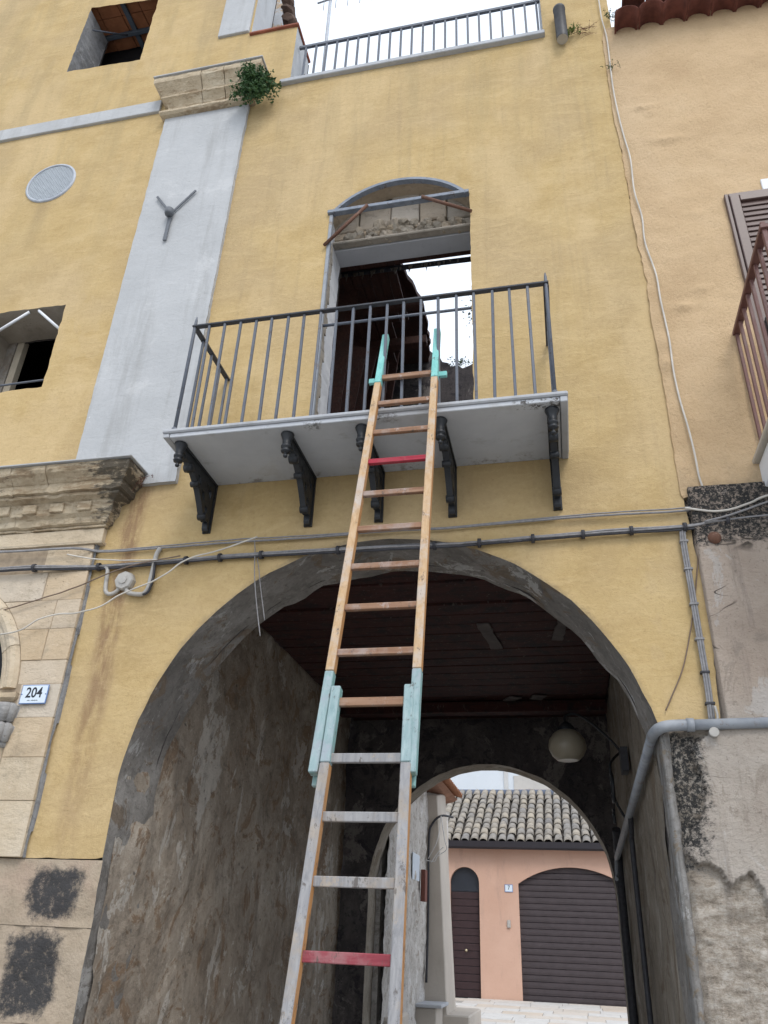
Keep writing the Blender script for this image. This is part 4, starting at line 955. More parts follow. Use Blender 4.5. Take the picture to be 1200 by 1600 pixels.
for nm, lb, pts, y, r, m_ in (
    ('white_cable', 'slack white cable looping down across the wall to the stone portal', [(-4.6, 3.2), (-3.91, 3.275), (-3.71, 3.306), (-3.576, 3.383), (-3.431, 3.416), (-3.278, 3.419), (-3.111, 3.46), (-3.001, 3.528), (-2.886, 3.576), (-2.747, 3.628), (-2.635, 3.696), (-2.549, 3.766), (-2.433, 3.814), (-2.29, 3.84), (-2.0, 3.93)], -.10, .006, CABW),
    ('brown_cable', 'thin brown cable rising from the portal arch to the cable bundle', [(-4.6, 3.30), (-3.968, 3.464), (-3.771, 3.515), (-3.526, 3.583), (-3.381, 3.626), (-3.169, 3.711), (-3.001, 3.767), (-2.806, 3.807), (-2.585, 3.834)], -.07, .0055, CABB),
    ('white_wire', 'short pale wire joining the two cable runs above the junction box', [(-3.501, 3.90), (-3.279, 3.851), (-3.011, 3.822), (-2.756, 3.812)], -.075, .005, CABW),
    ('white_cable', 'long white cable hanging down the joint between yellow and peach walls', [(.84, 11.0), (0.845, 9.724), (0.845, 9.395), (0.863, 9.074), (0.854, 8.675), (0.845, 8.296), (0.853, 7.931), (0.87, 7.623), (0.891, 7.327), (0.879, 6.935), (0.905, 6.63), (0.896, 6.345), (0.935, 5.997), (0.935, 5.737), (0.947, 5.365), (0.939, 5.074), (0.948, 4.823), (0.969, 4.581), (0.98, 4.375), (0.983, 4.202), (0.997, 4.081), (0.988, 3.965)], -.03, .0068, CABW),
    ('thin_wire', 'thin tan wire curving down the yellow wall beside the cable drop', [(0.934, 3.83), (0.889, 3.594), (0.834, 3.342), (0.78, 3.142), (0.718, 2.948), (0.654, 2.817), (0.585, 2.689)], -.013, .004, CABB),
    ('thin_wire', 'thin wires dangling over the left shoulder of the big arch', [(-2.046, 3.95), (-2.03, 3.85), (-2.01, 3.66), (-1.97, 3.45), (-1.917, 3.22)], -.035, .0038, CABLE),
    ('sagging_cable', 'pale cable sagging under the white balcony on the peach wall', [(.86, 3.965), (1.0, 3.93), (1.12, 3.93), (1.25, 3.97), (1.42, 4.03), (2.2, 4.2)], -.05, .008, CABW),
    ('diagonal_cable', 'grey cable running diagonally up from the bundle over the peeling wall', [(.96, 3.85), (1.153, 3.90), (1.348, 3.965), (1.8, 4.12)], -.06, .007, CABLE)):
    cable(nm, lb, pts, y, r, m_)
cable('thin_wire', 'loose end of wire dangling beside the paired wires on the arch shoulder', [(-2.02, 3.83), (-1.99, 3.72), (-1.965, 3.60), (-1.90, 3.33)], -.03, .003, CABLE)
drop = thing('cable_drop', 'vertical bundle of grey cables dropping to the grey pipe', 'cable', (.82, 0, 2.6))
DR = [(0.828, 3.828), (0.821, 3.721), (0.824, 3.418), (0.826, 3.054), (0.827, 2.826), (0.821, 2.627)]
for dx, r in ((0, .008), (.014, .007), (-.012, .006)): cable('wire', '', [(x+dx, z) for x, z in DR], -.03, r, CABLE, 6, 0, drop)
for z in (3.74, 3.55, 3.32, 3.1, 2.9, 2.72): MB().box(.80, .852, -.042, -.005, z-.007, z+.007).obj('clip', CABLE if z > 3 else CABD, drop, .002)
mb = MB().tube([(.815, -.085, 2.55), (.815, -.035, 2.55)], .026, 12).tube(smooth_line([(.815, -.05, 2.57), (.85, -.05, 2.63), (.845, -.05, 2.70)], 4), .007, 6); mb.obj('cable_gland', PVC, drop)
# junction box with conduit loop
jb = thing('junction_box', 'octagonal grey junction box with conduit loop on the yellow wall', 'junction box', (-3.0, 0, 3.67))
MB().lathe([(.074, .0), (.074, -.045), (.066, -.058), (.034, -.062), (.032, -.07), (.012, -.072), (.001, -.072)], (-3.005, 0, 3.675), 8, 'y', 0, False).obj('box', PVC, jb)
MB().tube(smooth_line([(-3.19, -.03, 3.80), (-3.165, -.03, 3.77), (-3.155, -.03, 3.66), (-3.14, -.03, 3.60), (-3.10, -.03, 3.58), (-3.055, -.03, 3.60), (-3.04, -.03, 3.63)], 6), .015, 8).obj('conduit', PVC, jb)
MB().tube(smooth_line([(-2.775, -.03, 3.925), (-2.795, -.03, 3.88), (-2.80, -.03, 3.80), (-2.805, -.03, 3.68), (-2.812, -.03, 3.61), (-2.84, -.03, 3.57), (-2.90, -.03, 3.57), (-2.96, -.03, 3.585), (-2.985, -.03, 3.62)], 6), .017, 8).obj('conduit', PVC, jb)
MB().tube(smooth_line([(-2.785, -.05, 3.80), (-2.775, -.05, 3.68), (-2.79, -.05, 3.58), (-2.83, -.05, 3.555)], 6), .009, 8).obj('conduit', CABD, jb)

# grey pipe that runs along the peeling wall and turns into the passage
pp = thing('grey_pipe', 'grey water pipe bending from the peeling wall into the archway', 'pipe', (.6, 0, 2.58))
MB().tube([(3.0, -.055, 2.64), (.70, -.055, 2.595)], .030, 14).obj('pipe_run', PIPE, pp)
MB().tube(smooth_line([(.70, -.055, 2.595), (.60, -.058, 2.592), (.545, -.04, 2.585), (.515, .03, 2.575), (.505, .12, 2.565)], 6), .032, 14).obj('elbow', PIPE, pp)
MB().tube([(.505, .12, 2.565), (.485, 4.75, 2.33)], .030, 14).obj('pipe_run', PIPE, pp)
MB().lathe([(.031, -.02), (.037, -.02), (.037, .02), (.031, .02)], (.70, -.055, 2.595), 14, 'x').obj('collar', PIPE, pp)
MB().tube(smooth_line([(.485, 4.75, 2.33), (.48, 4.85, 2.30), (.47, 4.87, 2.16), (.46, 4.75, 2.12)], 6), .02, 10).obj('spout', PIPE, pp)
# dark service cables on the right passage wall
for (y, z1, r, nm) in ((4.9, 2.35, .045, 'black drain pipe running down the passage wall by the rear arch'), (2.6, 2.25, .022, 'thin black pipe running down the middle of the passage wall')):
    MB().tube(smooth_line([(.50, y-.25, z1+.25), (.505, y-.1, z1+.08), (.505, y, z1-.1), (.505, y, 1.0), (.505, y, 0)], 5), r, 10).obj('black_pipe', CABD, label=nm, cat='pipe')
# lamp on scroll bracket
lamp = thing('passage_lamp', 'unlit opal globe lamp hanging from a scroll bracket in the passage', 'lamp', (.04, 3.0, 3.1))
gl = [(.001, -.122), (.085, -.122), (.10, -.118), (.145, -.075), (.172, -.02), (.176, .02), (.165, .07), (.13, .12), (.09, .15), (.07, .16)]
MB().lathe(gl, (.04, 3.0, 3.12), 28).obj('globe', GLASSLAMP, lamp)
MB().lathe([(.08, .155), (.082, .175), (.05, .215), (.02, .24), (.001, .24)], (.04, 3.0, 3.12), 20).obj('cap', IRON, lamp)
MB().tube(smooth_line([(.04, 3.0, 3.34), (.04, 3.02, 3.42), (.15, 3.05, 3.44), (.30, 3.1, 3.35), (.46, 3.15, 3.2), (.53, 3.15, 3.1)], 6), .012, 8).obj('arm', IRON, lamp)
def spiral(c, r0, turns, a0, sgn=1, n=40): return [(.40, c[0]+sgn*r0*(1-.8*i/n)*math.cos(a0+turns*6.283*i/n), c[1]+r0*(1-.8*i/n)*math.sin(a0+turns*6.283*i/n)) for i in range(n+1)]
MB().tube(spiral((2.75, 2.70), .14, 1.6, 1.2), .014, 8).obj('scroll', IRON, lamp)
MB().tube(spiral((2.95, 2.50), .07, 1.3, .5, -1), .011, 8).obj('scroll', IRON, lamp)
MB().tube(smooth_line([(.53, 3.1, 3.10), (.44, 2.95, 3.0), (.40, 2.85, 2.90), (.42, 2.92, 2.65), (.53, 3.0, 2.45)], 5), .012, 8).obj('back_stay', IRON, lamp)
MB().box(.475, .535, 2.40, 2.62, 2.80, 3.0).obj('switch_box', CABD, lamp, .004)

# ------------------------------------------------------------------ number plates
PLW = mat_plain('pale_blue_enamel', (.62, .70, .78), .35, .03, 5, 0, .5); PLB = mat_plain('blue_enamel', (.10, .19, .42), .35, .05, 5, 0, .5); INK = mat_plain('black_enamel', (.015, .017, .025), .4, .1, 5)
def text_mesh(txt, size):
    c = bpy.data.curves.new('t', 'FONT'); c.body = txt; c.size = size; c.align_x = 'CENTER'; c.align_y = 'CENTER'; c.extrude = .0006; c.offset = size*.016; c.resolution_u = 4
    o = bpy.data.objects.new('t', c); me = bpy.data.meshes.new_from_object(o); bpy.data.curves.remove(c); return me
def plate(name, label, cx, cy, cz, wd, ht, txt, size, rot=(0, 0, 0), sub=None, border=.006):
    t = thing(name, label, 'sign', (cx, cy, cz)); M_ = Matrix.Translation((cx, cy, cz)) @ Matrix.Rotation(rot[2], 4, 'Z')
    def put(nm, me, mat, loc, rx=0):
        o = add(nm, me, mat); o.matrix_world = M_ @ Matrix.Translation(loc) @ Matrix.Rotation(rx, 4, 'X'); mw = o.matrix_world.copy(); setparent(o, t); o.matrix_basis = mw
    put('border', bevel_box('border', wd, .006, ht, .002), PLB, (0, 0, 0)); put('face', bevel_box('face', wd-2*border, .003, ht-2*border, .0008), PLW, (0, -.0035, 0))
    me = text_mesh(txt, size)
    for v in me.vertices: v.co.x *= .86
    put('number', me, INK, (0, -.0056, ht*.06), R(90))
    if sub:
        lm_ = MB()
        for i_ in range(sub):
            if i_ == 3: continue
            lm_.box(-.04*wd/.205+i_*.0075, -.04*wd/.205+i_*.0075+.0045, -.0002, .0002, -.003, .003+.002*(i_ % 2))
        put('lettering', lm_.mesh('lettering'), INK, (0, -.0056, -ht*.33))
    for s_ in (-1, 1): put('screw', MB().lathe([(.001, -.003), (.004, -.003), (.004, 0)], (0, 0, 0), 8, 'y').mesh('screw'), PLB, (s_*(wd/2-.012), -.005, 0))
    return t
plate('number_plate', 'blue edged enamel house number plate reading 204', -3.492, -.06, 2.853, .205, .132, '204', .098, (0, 0, 0), 11, .006)

# ------------------------------------------------------------------ right-hand house
rh = thing('peach_house', 'peach roughcast house with peeling grey lower wall and tiled eave', 'house', (2.2, 0, 0))
crk2 = [(x-.010, z) for x, z in rough_edge(list(CRACK[:12]), .04, .012, 4, False)]
ro = [(.85, 9.25)]+crk2[1:]+rough_edge([(.868, 4.06), (1.0, 4.082), (1.154, 4.079), (1.27, 4.078), (1.383, 4.083), (3.6, 4.1)], .03, .014, 91, False)+[(3.6, 9.2)]
sh_hole = [(1.57, 4.42), (2.72, 4.42), (2.72, 6.70), (1.57, 6.70)]
def lumps(x, z):
    d = .012*fbm(x*1.2+9, 0, z*1.2, 3)
    for (cx, cz, wx, wz, h) in ((1.09, 7.98, .10, .022, .028), (1.12, 7.9, .07, .015, .022), (1.23, 7.52, .13, .022, .025), (1.10, 5.66, .07, .03, .028), (1.24, 5.82, .05, .03, .018), (.90, 5.35, .03, .06, .022), (.905, 5.15, .03, .05, .02), (1.3, 6.6, .06, .03, .014)):
        q = ((x-cx)/wx)**2+((z-cz)/wz)**2
        if q < 4: d += h*math.exp(-q)*(1+.8*noise.noise(Vector((x*40, z*40, 1))))
    return -.012-d-.006*fbm(x*8, 2, z*8, 3)
V, F = sheet(ro, [sh_hole], 0, .035, lumps)
m = MB().raw(V, F, 0, True); a, b = ring(ro, -.012, .05); m.raw(a, b); m.obj('wall', PEACH, rh)
a, b = ring(sh_hole, -.01, .3); MB().raw(a, b).obj('door_reveal', PEACH, rh)
MB().box(.87, 3.6, .31, .35, 0, 9.2).obj('inner_wall', DARKIN, rh)
def mat_grey():
    q = Mat('peeling_grey_render'); x, y, z = q.xyz(); coat = q.attr('coat')
    a = q.noise(1.5, 6, .7, None, .5); b = q.noise(13, 6, .84, q.sc(q.pos, (.8, 1, 1.5))); e = q.noise(42, 5, .82); d = q.noise(3.0, 7, .74, q.sc(q.pos, (1.2, 1, .7)), .7)
    smooth_c = q.ramp(a, [(.30, (.38, .325, .275)), (.5, (.46, .405, .35)), (.70, (.53, .48, .43))])
    pink = q.ma('MULTIPLY', q.rng(z, 2.50, 2.9), .65); smooth_c = q.mix(pink, smooth_c, q.ramp(a, [(.30, (.40, .305, .235)), (.7, (.51, .405, .325))]))
    smooth_c = q.mix(q.rng(d, .565, .60, 0, .6), smooth_c, (.56, .53, .50)); smooth_c = q.mix(q.rng(d, .42, .39, 0, .5), smooth_c, (.30, .255, .21))
    raw_c = q.ramp(b, [(.34, (.17, .14, .11)), (.45, (.35, .30, .245)), (.56, (.48, .43, .37)), (.68, (.60, .565, .52))])
    c = q.mix(coat, raw_c, smooth_c)
    st = q.noise(2.4, 7, .72, q.sc(q.pos, (4.5, 1, .4))); c = q.mix(q.rng(st, .52, .68, 0, .45), c, (.17, .145, .125))
    c = q.mix(q.rng(e, .56, .70, 0, .6), c, (.12, .10, .08)); c = q.mix(q.rng(e, .42, .28, 0, .35), c, (.56, .52, .48))
    # hairline cracks in the upper coat
    cr = q.ma('ABSOLUTE', q.ma('SUBTRACT', q.noise(1.6, 3, .5, q.sc(q.pos, (.6, 1, 1.5)), .2), .5)); crm = q.ma('MULTIPLY', q.rng(cr, .0012, .0045, 1, 0), q.rng(q.noise(1.7, 2), .54, .60)); crm = q.ma('MULTIPLY', crm, coat)
    c = q.mix(q.ma('MULTIPLY', crm, .85), c, (.06, .05, .04))
    # lichen: a black band under the peach render and a blotch beside the arch
    up = q.rng(z, 3.55, 3.95); blot = q.ma('MULTIPLY', q.rng(z, 1.70, 2.30, .25, 1), q.rng(x, .62, .84, 1, 0)); blot = q.ma('MULTIPLY', blot, q.rng(z, 2.52, 2.60, 1, 0)); blot = q.ma('MULTIPLY', blot, q.rng(z, 1.65, 1.85))
    lich = q.ma('MAXIMUM', up, blot)
    l_ = q.rng(q.ma('ADD', q.ma('MULTIPLY', lich, .36), b), .56, .74); l_ = q.ma('MULTIPLY', l_, q.rng(lich, .05, .35))
    c = q.mix(q.ma('MULTIPLY', l_, q.rng(e, .60, .48, .25, 1)), c, (.034, .034, .034))
    q.bump(b, .022, .9); q.bump(e, .010, .9); q.bump(q.ma('SUBTRACT', 1, crm), .01, .8); q.bump(q.noise(95, 5, .75), .003, .8)
    return q.done(c, .95)
GREYP = mat_grey()
COAT1 = [(.58, 1.95), (.63, 2.03), (.70, 2.10), (.73, 2.25), (.71, 2.38), (.69, 2.47), (.76, 2.52), (.80, 2.60), (2.3, 2.60), (2.3, 1.80), (1.4, 1.82), (1.02, 1.74), (.975, 1.67), (.95, 1.68), (.935, 1.77), (.89, 1.85), (.84, 1.83), (.80, 1.79), (.74, 1.86), (.69, 1.90), (.64, 1.885)]
COAT2 = [(1.03, 1.52), (.99, 1.35), (1.04, 1.1), (1.02, .8), (1.1, .4), (1.05, -.2), (2.3, -.2), (2.3, 1.62), (1.2, 1.60)]
def lower_wall():
    nu, nv = 150, 330; P = []; A = []
    for j in range(nv+1):
        for i in range(nu+1):
            x = .56+1.6*i/nu; z = 4.12*j/nv
            wx = x+.02*fbm(x*7, 1, z*7, 4); wz = z+.02*fbm(x*7, 9, z*7, 4)
            coat = 1.0 if wz > 2.57 or inside(wx, wz, COAT1) or inside(wx, wz, COAT2) else 0.0
            y = .012*fbm(x*2.2, 17, z*2.2, 4)
            if coat: y += .036+.004*fbm(x*6, 3, z*6, 3)
            else: y += .015*fbm(x*9, 5, z*12, 5)-.002
            y = -.006-y
            if x < .90 and z > 2.58: y = .03
            d_ = x-.56
            if d_ < .05 and z <= 2.58: y += (.05-d_)*.9+.006*fbm(2, z*8, 3, 3)
            P.append((x, y, z)); A.append(coat)
    f = [(j*(nu+1)+i, j*(nu+1)+i+1, (j+1)*(nu+1)+i+1, (j+1)*(nu+1)+i) for j in range(nv) for i in range(nu)]
    me = MB().raw(P, f, 0, True).mesh('lower_wall', 0, 1, False); at = me.attributes.new('coat', 'FLOAT', 'POINT'); at.data.foreach_set('value', A)
    add('lower_wall', me, GREYP, rh)
lower_wall()
MB().box(2.16, 3.6, -.02, .3, 0, 4.1).obj('lower_wall', GREYP, rh)
MB().lathe([(.001, -.05), (.02, -.048), (.04, -.03), (.044, 0), (.03, .02)], (1.005, -.02, 3.745), 14, 'y').obj('iron_boss', RUST, label='round rusty iron boss on the peeling wall under the cables', cat='boss')
# right jamb of the arch, smoothed cement chamfer
CHAM = mat_layered('cement_chamfer', [(.17, .16, .145), (.24, .232, .222), (.33, .325, .32), (.22, .175, .125), (.37, .365, .36)], 2.6, .016, .85, (.08, .068, .056), .5)
v = []; f = []; N_ = 100
for i in range(N_+1):
    z = 2.60*i/N_; d = .014*fbm(3, z*2.6, 1, 5); x0 = .540+.010*fbm(9, z*2.2, 2, 4); wd = .034+.016*fbm(4, z*2.6, 7, 4)
    v += [(x0-.004, .22+d*2, z), (x0-.006+d*.6, .10, z), (x0-.004+d*.5, .022, z), (x0+.004, .004+d*.3, z), (x0+wd*.6, .001+d*.4, z), (x0+wd, .004, z), (x0+wd+.012, .022, z)]
for i in range(N_):
    for j in range(6): f.append((i*7+j, i*7+j+1, (i+1)*7+j+1, (i+1)*7+j))
MB().raw(v, f, 0, True).obj('arch_corner', CHAM, rh)
# tiled eave: a row of barrel tiles seen from below, on a plaster bed
TILE = mat_plain('dark_clay_tile', (.13, .045, .032), .85, .45, 9, 0, .25, True)
def tile_mesh(name, L, r0, r1, th, up=True, n=8):
    v = []
    for (y, r) in ((0, r0), (L, r1)):
        for rr in (r, r-th):
            for k in range(n+1):
                a = math.pi*k/n; v.append((rr*math.cos(a), y, (rr*math.sin(a)*.8 if up else -rr*math.sin(a)*.8)))
    k = n+1; f = []
    for i in range(n):
        f += [(i, i+1, 2*k+i+1, 2*k+i), (k+i, 3*k+i, 3*k+i+1, k+i+1), (i, k+i, k+i+1, i+1), (2*k+i, 2*k+i+1, 3*k+i+1, 3*k+i)]
    f += [(0, 2*k, 3*k, k), (n, k+n, 3*k+n, 2*k+n)]
    mb_ = MB().raw(v, f, 0, True); me = mb_.mesh(name); return me
tp = tile_mesh('eave_tile', .46, .112, .098, .016, True); tp.materials.append(TILE)
for k in range(12):
    x = 1.045+k*.215; add('eave_tile', tp, None, rh, (x, -.215+rng.uniform(-.006, .006), 9.115+rng.uniform(-.004, .004)), (R(6), 0, rng.uniform(-.02, .02)))
    add('eave_tile', tp, None, rh, (x+.08, -.36+rng.uniform(-.01, .01), 9.29+rng.uniform(-.006, .006)), (R(12), 0, rng.uniform(-.03, .03)))
    add('eave_tile', tp, None, rh, (x+.08, .02, 9.36), (R(12), 0, rng.uniform(-.02, .02)))
MB().box(.95, 3.6, -.10, .6, 9.225, 9.275).obj('eave_bed', PEACH, rh, .01)
MB().box(.90, 3.6, -.015, .5, 9.34, 9.9).obj('upper_wall', DARKIN, rh) if False else None
# black pipe stub
st = thing('pipe_stub', 'short black drain pipe stub sticking up on the yellow wall', 'pipe', (.45, -.06, 9.2))
MB().lathe([(.052, 0), (.056, .02), (.056, .47), (.060, .475), (.060, .50), (.048, .50), (.048, .2), (.001, .2)], (.455, -.075, 9.10), 18).obj('tube', BLACKPIPE, st)
MB().lathe([(.001, .0), (.052, 0)], (.455, -.075, 9.10), 18).obj('end_cap', PVC, st)

# brown shutter and balcony of the peach house
shut = thing('shutter_door', 'brown aluminium louvred shutter above the white balcony', 'shutter', (2.1, 0, 4.45))
MB().box(1.535, 1.562, -.045, .03, 4.43, 6.735).obj('outer_frame', BROWNAL, shut, .004); MB().box(1.565, 2.75, -.045, .03, 6.70, 6.735).obj('outer_frame', BROWNAL, shut, .004)
MB().box(1.565, 1.635, -.062, -.01, 4.44, 6.697).obj('stile', BROWNAL, shut, .005); MB().box(2.12, 2.19, -.062, -.01, 4.44, 6.697).obj('stile', BROWNAL, shut, .005)
MB().box(1.637, 2.118, -.060, -.01, 6.63, 6.695).obj('top_rail', BROWNAL, shut, .005); MB().box(1.637, 2.118, -.060, -.01, 4.44, 4.54).obj('bottom_rail', BROWNAL, shut, .005)
sl_ = bevel_box('slat', .48, .010, .056, .003); sl_.materials.append(BROWNAL)
for k in range(38): add('slat', sl_, None, shut, (1.878, -.036, 6.60-k*.054), (R(-13), 0, 0))
MB().box(2.195, 2.75, -.05, -.01, 4.44, 6.69).obj('second_leaf', BROWNAL, shut, .005)
MB().box(1.59, 1.62, -.095, -.063, 5.28, 5.42).obj('handle', IRON, shut, .006); MB().box(1.637, 2.118, -.008, .0, 4.44, 6.63).obj('back_panel', CABD, shut)
MB().box(1.83, 2.4, -.02, .01, 6.742, 6.875).obj('roller_box', WHITE, rh, .004)
wb = thing('white_balcony', 'white balcony slab with brown iron railing on the peach wall', 'balcony', (2.1, -.5, 4.2))
MB().box(1.36, 3.4, -1.0, .0, 4.08, 4.27).obj('slab', WHITE, wb, .008); MB().box(1.325, 3.4, -1.05, .0, 4.273, 4.305).obj('marble_top', mat_plain('beige_marble', (.48, .44, .38), .6, .1, 10), wb, .006)
MB().box(1.375, 1.425, -.95, .0, 5.335, 5.365).obj('side_rail', BROWNRAIL, wb, .003); MB().box(1.375, 3.4, -1.0, -.955, 5.335, 5.365).obj('front_rail', BROWNRAIL, wb, .003)
b_ = bevel_box('bar', .022, .022, 1.03, .003); b_.materials.append(BROWNRAIL)
for k in range(8): add('bar', b_, None, wb, (1.40, -.03-k*.132, 4.82))
for k in range(1, 14): add('bar', b_, None, wb, (1.40+k*.14, -.975, 4.82))
MB().box(1.385, 1.415, -.985, -.965, 4.305, 5.40).obj('corner_post', BROWNRAIL, wb, .003)

# ------------------------------------------------------------------ pink garage at the far end
GY = 17.0
gar = thing('pink_garage', 'salmon pink garage building with clay tile roof seen through the archway', 'building', (-.5, GY, .27))
PINK = mat_flat_plaster('salmon_plaster', (.53, .335, .25), (.60, .395, .305), (.40, .27, .215), .8, .004)
gh = [(-1.32, .27), (-1.31, 2.76)]+[(x, z) for x, z in reversed(arc((-.02, 2.0), math.hypot(1.29, .76), 30.5, 149.5, 20))]+[(1.27, 2.76), (1.28, .27)]
gr = 1.30; gc_z = 3.16-(1.3**2+.40**2)/(2*.40); rr_ = 3.16-gc_z; aa0 = math.degrees(math.acos(1.3/rr_))
gh = [(-1.32, .26)]+arc((-.02, gc_z), rr_, 180-aa0, aa0, 20)+[(1.28, .26)]
dh = [(-3.02, .26), (-3.02, 2.72)]+arc((-2.655, 2.75), .365, 176, 4, 14)+[(-2.29, 2.72), (-2.29, .26)]
go = [(-6.5, .26)]+dh+gh+[(6, .26), (6, 3.62), (-6.5, 3.62)]
V, F = sheet(go, [], GY, .4); MB().raw(V, F).obj('wall', PINK, gar)
a, b = ring(gh, GY, GY+.16, False); MB().raw(a, b).obj('garage_reveal', PINK, gar); a, b = ring(dh, GY, GY+.16, False); MB().raw(a, b).obj('door_reveal', PINK, gar)
SLAT = mat_plain('brown_black_shutter', (.055, .044, .048), .5, .15, 6, 0, .35)
gd = MB().box(-1.4, 1.4, GY+.15, GY+.20, .2, 3.3).obj('garage_door', CABD, gar)
sm_ = MB().prism([(-.040, 0), (-.048, .05), (-.044, .118), (-.02, .133), (0, .136), (0, 0)], -1.33, 1.33, 'x').mesh('door_slat'); sm_.materials.append(SLAT)
for k in range(22): add('door_slat', sm_, None, gd, (-.02, GY+.148, .27+k*.138))
DOORB = mat_plain('brown_plank_door', (.040, .022, .024), .55, .2, 8, 0, .35)
dd = MB().box(-3.05, -2.28, GY+.14, GY+.18, .2, 3.2).obj('plank_door', CABD, gar)
dmh = MB().box(-.355, .355, -.02, 0, .004, .156).mesh('door_board', .006); dmh.materials.append(DOORB)
for k in range(14): add('door_board', dmh, None, dd, (-2.655, GY+.138, .28+k*.162))
add('fanlight', MB().prism([(-.36, 0), (.36, 0)]+arc((0, .18), .36, 0, 180, 12), -.012, 0).mesh('fanlight'), mat_plain('dark_glass', (.03, .035, .045), .15, .1, 4, 0, .5), dd, (-2.655, GY+.138, 2.56))
MB().lathe([(.001, -.07), (.03, -.06), (.035, -.04), (.02, -.02), (.02, 0)], (-2.64, GY+.12, 1.26), 12, 'y').obj('knob', mat_plain('brass', (.55, .48, .33), .35, .1, 5, .8), dd)
GUT = mat_plain('dark_brown_gutter', (.022, .019, .024), .4, .1, 6, 0, .4)
MB().prism([(GY-.33, 3.70), (GY-.34, 3.56), (GY-.30, 3.52), (GY-.22, 3.52), (GY-.20, 3.56), (GY-.20, 3.70)], -6.5, 6, 'x').obj('gutter', GUT, gar)
MB().box(-6.5, 6, GY-.19, GY+.02, 3.60, 3.66).obj('eave_soffit', PINK, gar)
slope = math.atan2(5.36-3.70, 3.2); rl = 3.6
roof = MB().raw([(-6.5, GY-.26, 3.66), (6, GY-.26, 3.66), (6, GY+3.05, 5.36), (-6.5, GY+3.05, 5.36)], [(0, 1, 2, 3)]).obj('roof', mat_plain('dark_roof_bed', (.055, .047, .042), .95, .3, 8), gar)
def mat_tile():
    q = Mat('weathered_clay_tile'); v = q.objco(); r = q.rnd(); m = q.noise(7, 6, .7, v)
    c = q.ramp(r, [(0, (.28, .255, .225)), (.25, (.34, .30, .245)), (.5, (.24, .228, .215)), (.75, (.37, .325, .26)), (1, (.20, .19, .185))])
    c = q.mix(q.rng(m, .48, .66, 0, .75), c, (.135, .125, .118)); c = q.mix(q.rng(q.noise(4, 5, .7, v), .58, .68, 0, .6), c, (.42, .375, .30))
    q.bump(m, .008, .8); return q.done(c, .95)
RTILE = mat_tile()
nrow, pitch = 10, .37; tm = tile_mesh('roof_tile', .44, .108, .088, .014, True, 7); tm.materials.append(RTILE)
up_ = Vector((0, math.cos(slope), math.sin(slope)))
bases = Vector((0, GY-.30, 3.685)); pan = MB()
for c_ in range(-14, 8):
    x = -.05+c_*.232
    for r_ in range(nrow):
        p = bases+up_*(r_*pitch); 
        add('roof_tile', tm, None, roof, (x+rng.uniform(-.012, .012), p.y, p.z+rng.uniform(-.004, .012)), (slope+rng.uniform(-.025, .012), rng.uniform(-.03, .03), rng.uniform(-.03, .03)))
FLAS = mat_plain('blue_grey_flashing', (.16, .19, .26), .5, .08, 4)
MB().box(-6.5, 6, GY+3.02, GY+3.2, 5.28, 5.48).obj('ridge_flashing', FLAS, gar, .01)
plate('house_number_plate', 'small blue house number plate reading 7 on the pink wall', -1.555, GY-.012, 2.65, .20, .17, '7', .13, (0, 0, 0), None, .012)
MB().box(-1.62, -1.54, GY-.05, GY, 1.78, 1.95).obj('door_bell', PVC, None, .01, label='small grey door bell on the pink wall under the number', cat='door bell')
# pale building behind the roof
pb = thing('pale_building', 'pale bluish white building with worn patch behind the tiled roof', 'building', (0, 24, 0))
PALE = mat_flat_plaster('pale_blue_white_wall', (.60, .65, .70), (.70, .74, .78), (.58, .60, .60), .5, .004)
MB().box(-8, 8, 24, 28, 0, 9.5).obj('wall', PALE, pb)
peelp = rough_edge([(-1.75, 6.12), (-.45, 6.12), (-.45, 6.62), (-1.2, 6.7), (-1.75, 6.58)], .12, .05, 101)
MB().prism(peelp, 23.97, 23.995).obj('repair_patch', mat_plain('worn_patch', (.52, .50, .47), .9, .12, 2), pb)
MB().box(-1.78, -.40, 23.92, 23.998, 6.06, 6.12).obj('patch_ledge', mat_plain('ledge', (.30, .26, .24), .9), pb, .01)
MB().box(-2.1, -1.95, 23.96, 23.998, 5.9, 6.8).obj('worn_strip', mat_plain('worn_patch_b', (.55, .55, .54), .9, .12, 2), pb, .01)

# ------------------------------------------------------------------ rough house on the left beyond the passage
lh = thing('rough_stone_house', 'low rough plastered house beyond the archway with clay tile eave', 'house', (-4, 7.5, 0))
RW = mat_layered('pale_rubble_render', [(.42, .385, .35), (.54, .51, .475), (.62, .595, .565), (.34, .295, .25), (.68, .66, .64)], 2.2, .03, .25, (.12, .10, .085), .35)
wall_grid('wall', (-2.3, PY1+.43, 0), (0, 9.0-PY1-.43, 0), (0, 0, 3.75), 90, 90, RW, .03, (1, 0, 0), 23, lh, .018, 3.0)
MB().box(-6, -2.36, PY1+.45, 12, 0, 3.7).obj('core', RW, lh)
pst = MB().raw([(-2.34, 9.0, 0), (-1.93, 9.0, 0), (-1.93, 10.0, 0), (-2.34, 10.0, 0), (-2.34, 9.0, 3.62), (-2.12, 9.0, 3.60), (-2.13, 10.0, 3.78), (-2.34, 10.0, 3.9)], [(0, 1, 5, 4), (1, 2, 6, 5), (2, 3, 7, 6), (3, 0, 4, 7), (4, 5, 6, 7)])
BUT = mat_flat_plaster('smooth_cement', (.44, .395, .345), (.54, .49, .43), (.36, .31, .26), 1.4, .006)
pst.obj('buttress', BUT, lh, .015)
MB().box(-2.34, -2.02, 8.35, 8.98, 0, .62).obj('plinth', BUT, lh, .012); MB().box(-2.36, -1.93, 8.25, 8.99, .622, .665).obj('plinth_cap', MARB, lh, .008)
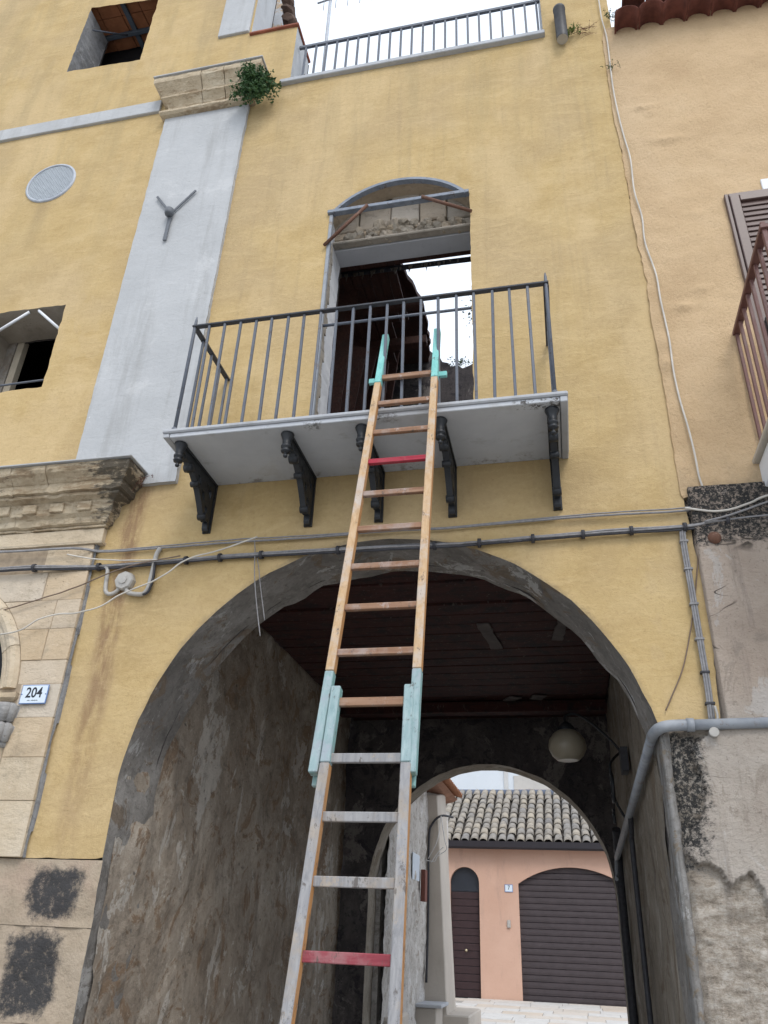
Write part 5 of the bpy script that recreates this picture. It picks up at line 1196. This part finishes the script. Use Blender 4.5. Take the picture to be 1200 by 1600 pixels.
MB().box(-2.34, -1.62, 9.0-.02, 10.6, 0, .50).obj('step_block', BUT, lh, .02)
MB().box(-2.36, -2.2, 6.1, 7.2, 0, .64).obj('wall_ledge', BUT, lh, .03)
RT = mat_plain('orange_clay_tile', (.33, .15, .085), .9, .3, 8, 0, .2, True)
tm2 = tile_mesh('eave_tile', .42, .085, .07, .014, True, 6); tm2.materials.append(RT)
for k in range(26): add('eave_tile', tm2, None, lh, (-1.90, 6.1+k*.175, 3.80), (R(14), 0, R(90)))
MB().prism([(-2.36, 3.70), (-2.10, 3.74), (-2.0, 3.79), (-2.5, 3.92), (-4, 4.3), (-4, 3.7)], 6.0, 10.7, 'y').obj('eave', mat_plain('clay_eave', (.25, .13, .085), .9, .3, 6), lh)
MB().box(-2.275, -2.262, 7.62, 8.18, 2.24, 2.60).obj('street_sign', PLW, None, .004, label='small pale street name plaque on the rough wall beyond the arch', cat='sign')
MB().box(-2.27, -2.20, 8.35, 8.55, 1.98, 2.42).obj('letter_box', mat_plain('red_brown_box', (.16, .06, .045), .6), None, .006, label='red brown letter box on the rough wall beyond the arch', cat='letter box')
MB().tube(smooth_line([(-2.26, 8.9, .9), (-2.25, 8.95, 1.8), (-2.25, 8.95, 2.9), (-2.20, 8.97, 3.15), (-2.05, 8.97, 3.28), (-1.9, 9.3, 3.3)], 5), .018, 8).obj('black_cable', CABD, label='black cable climbing beside the buttress beyond the arch', cat='cable')
WW = mat_plain('white_wire', (.6, .6, .6), .5)
t = thing('white_wires', 'tangle of loose white wires hanging off the buttress corner', 'cable', (-2.05, 8.9, 2.6))
for pts in ([(-2.05, 8.95, 3.28), (-2.10, 8.9, 2.9), (-2.25, 8.9, 2.62)], [(-2.05, 8.95, 3.28), (-1.98, 8.9, 2.9), (-1.95, 8.9, 2.76), (-2.1, 8.9, 2.66), (-2.15, 8.9, 2.58), (-2.3, 8.88, 2.60)], [(-2.0, 8.9, 2.80), (-2.08, 8.88, 2.72), (-2.2, 8.88, 2.56)]): MB().tube(smooth_line(pts, 5), .007, 5).obj('wire', WW, t)
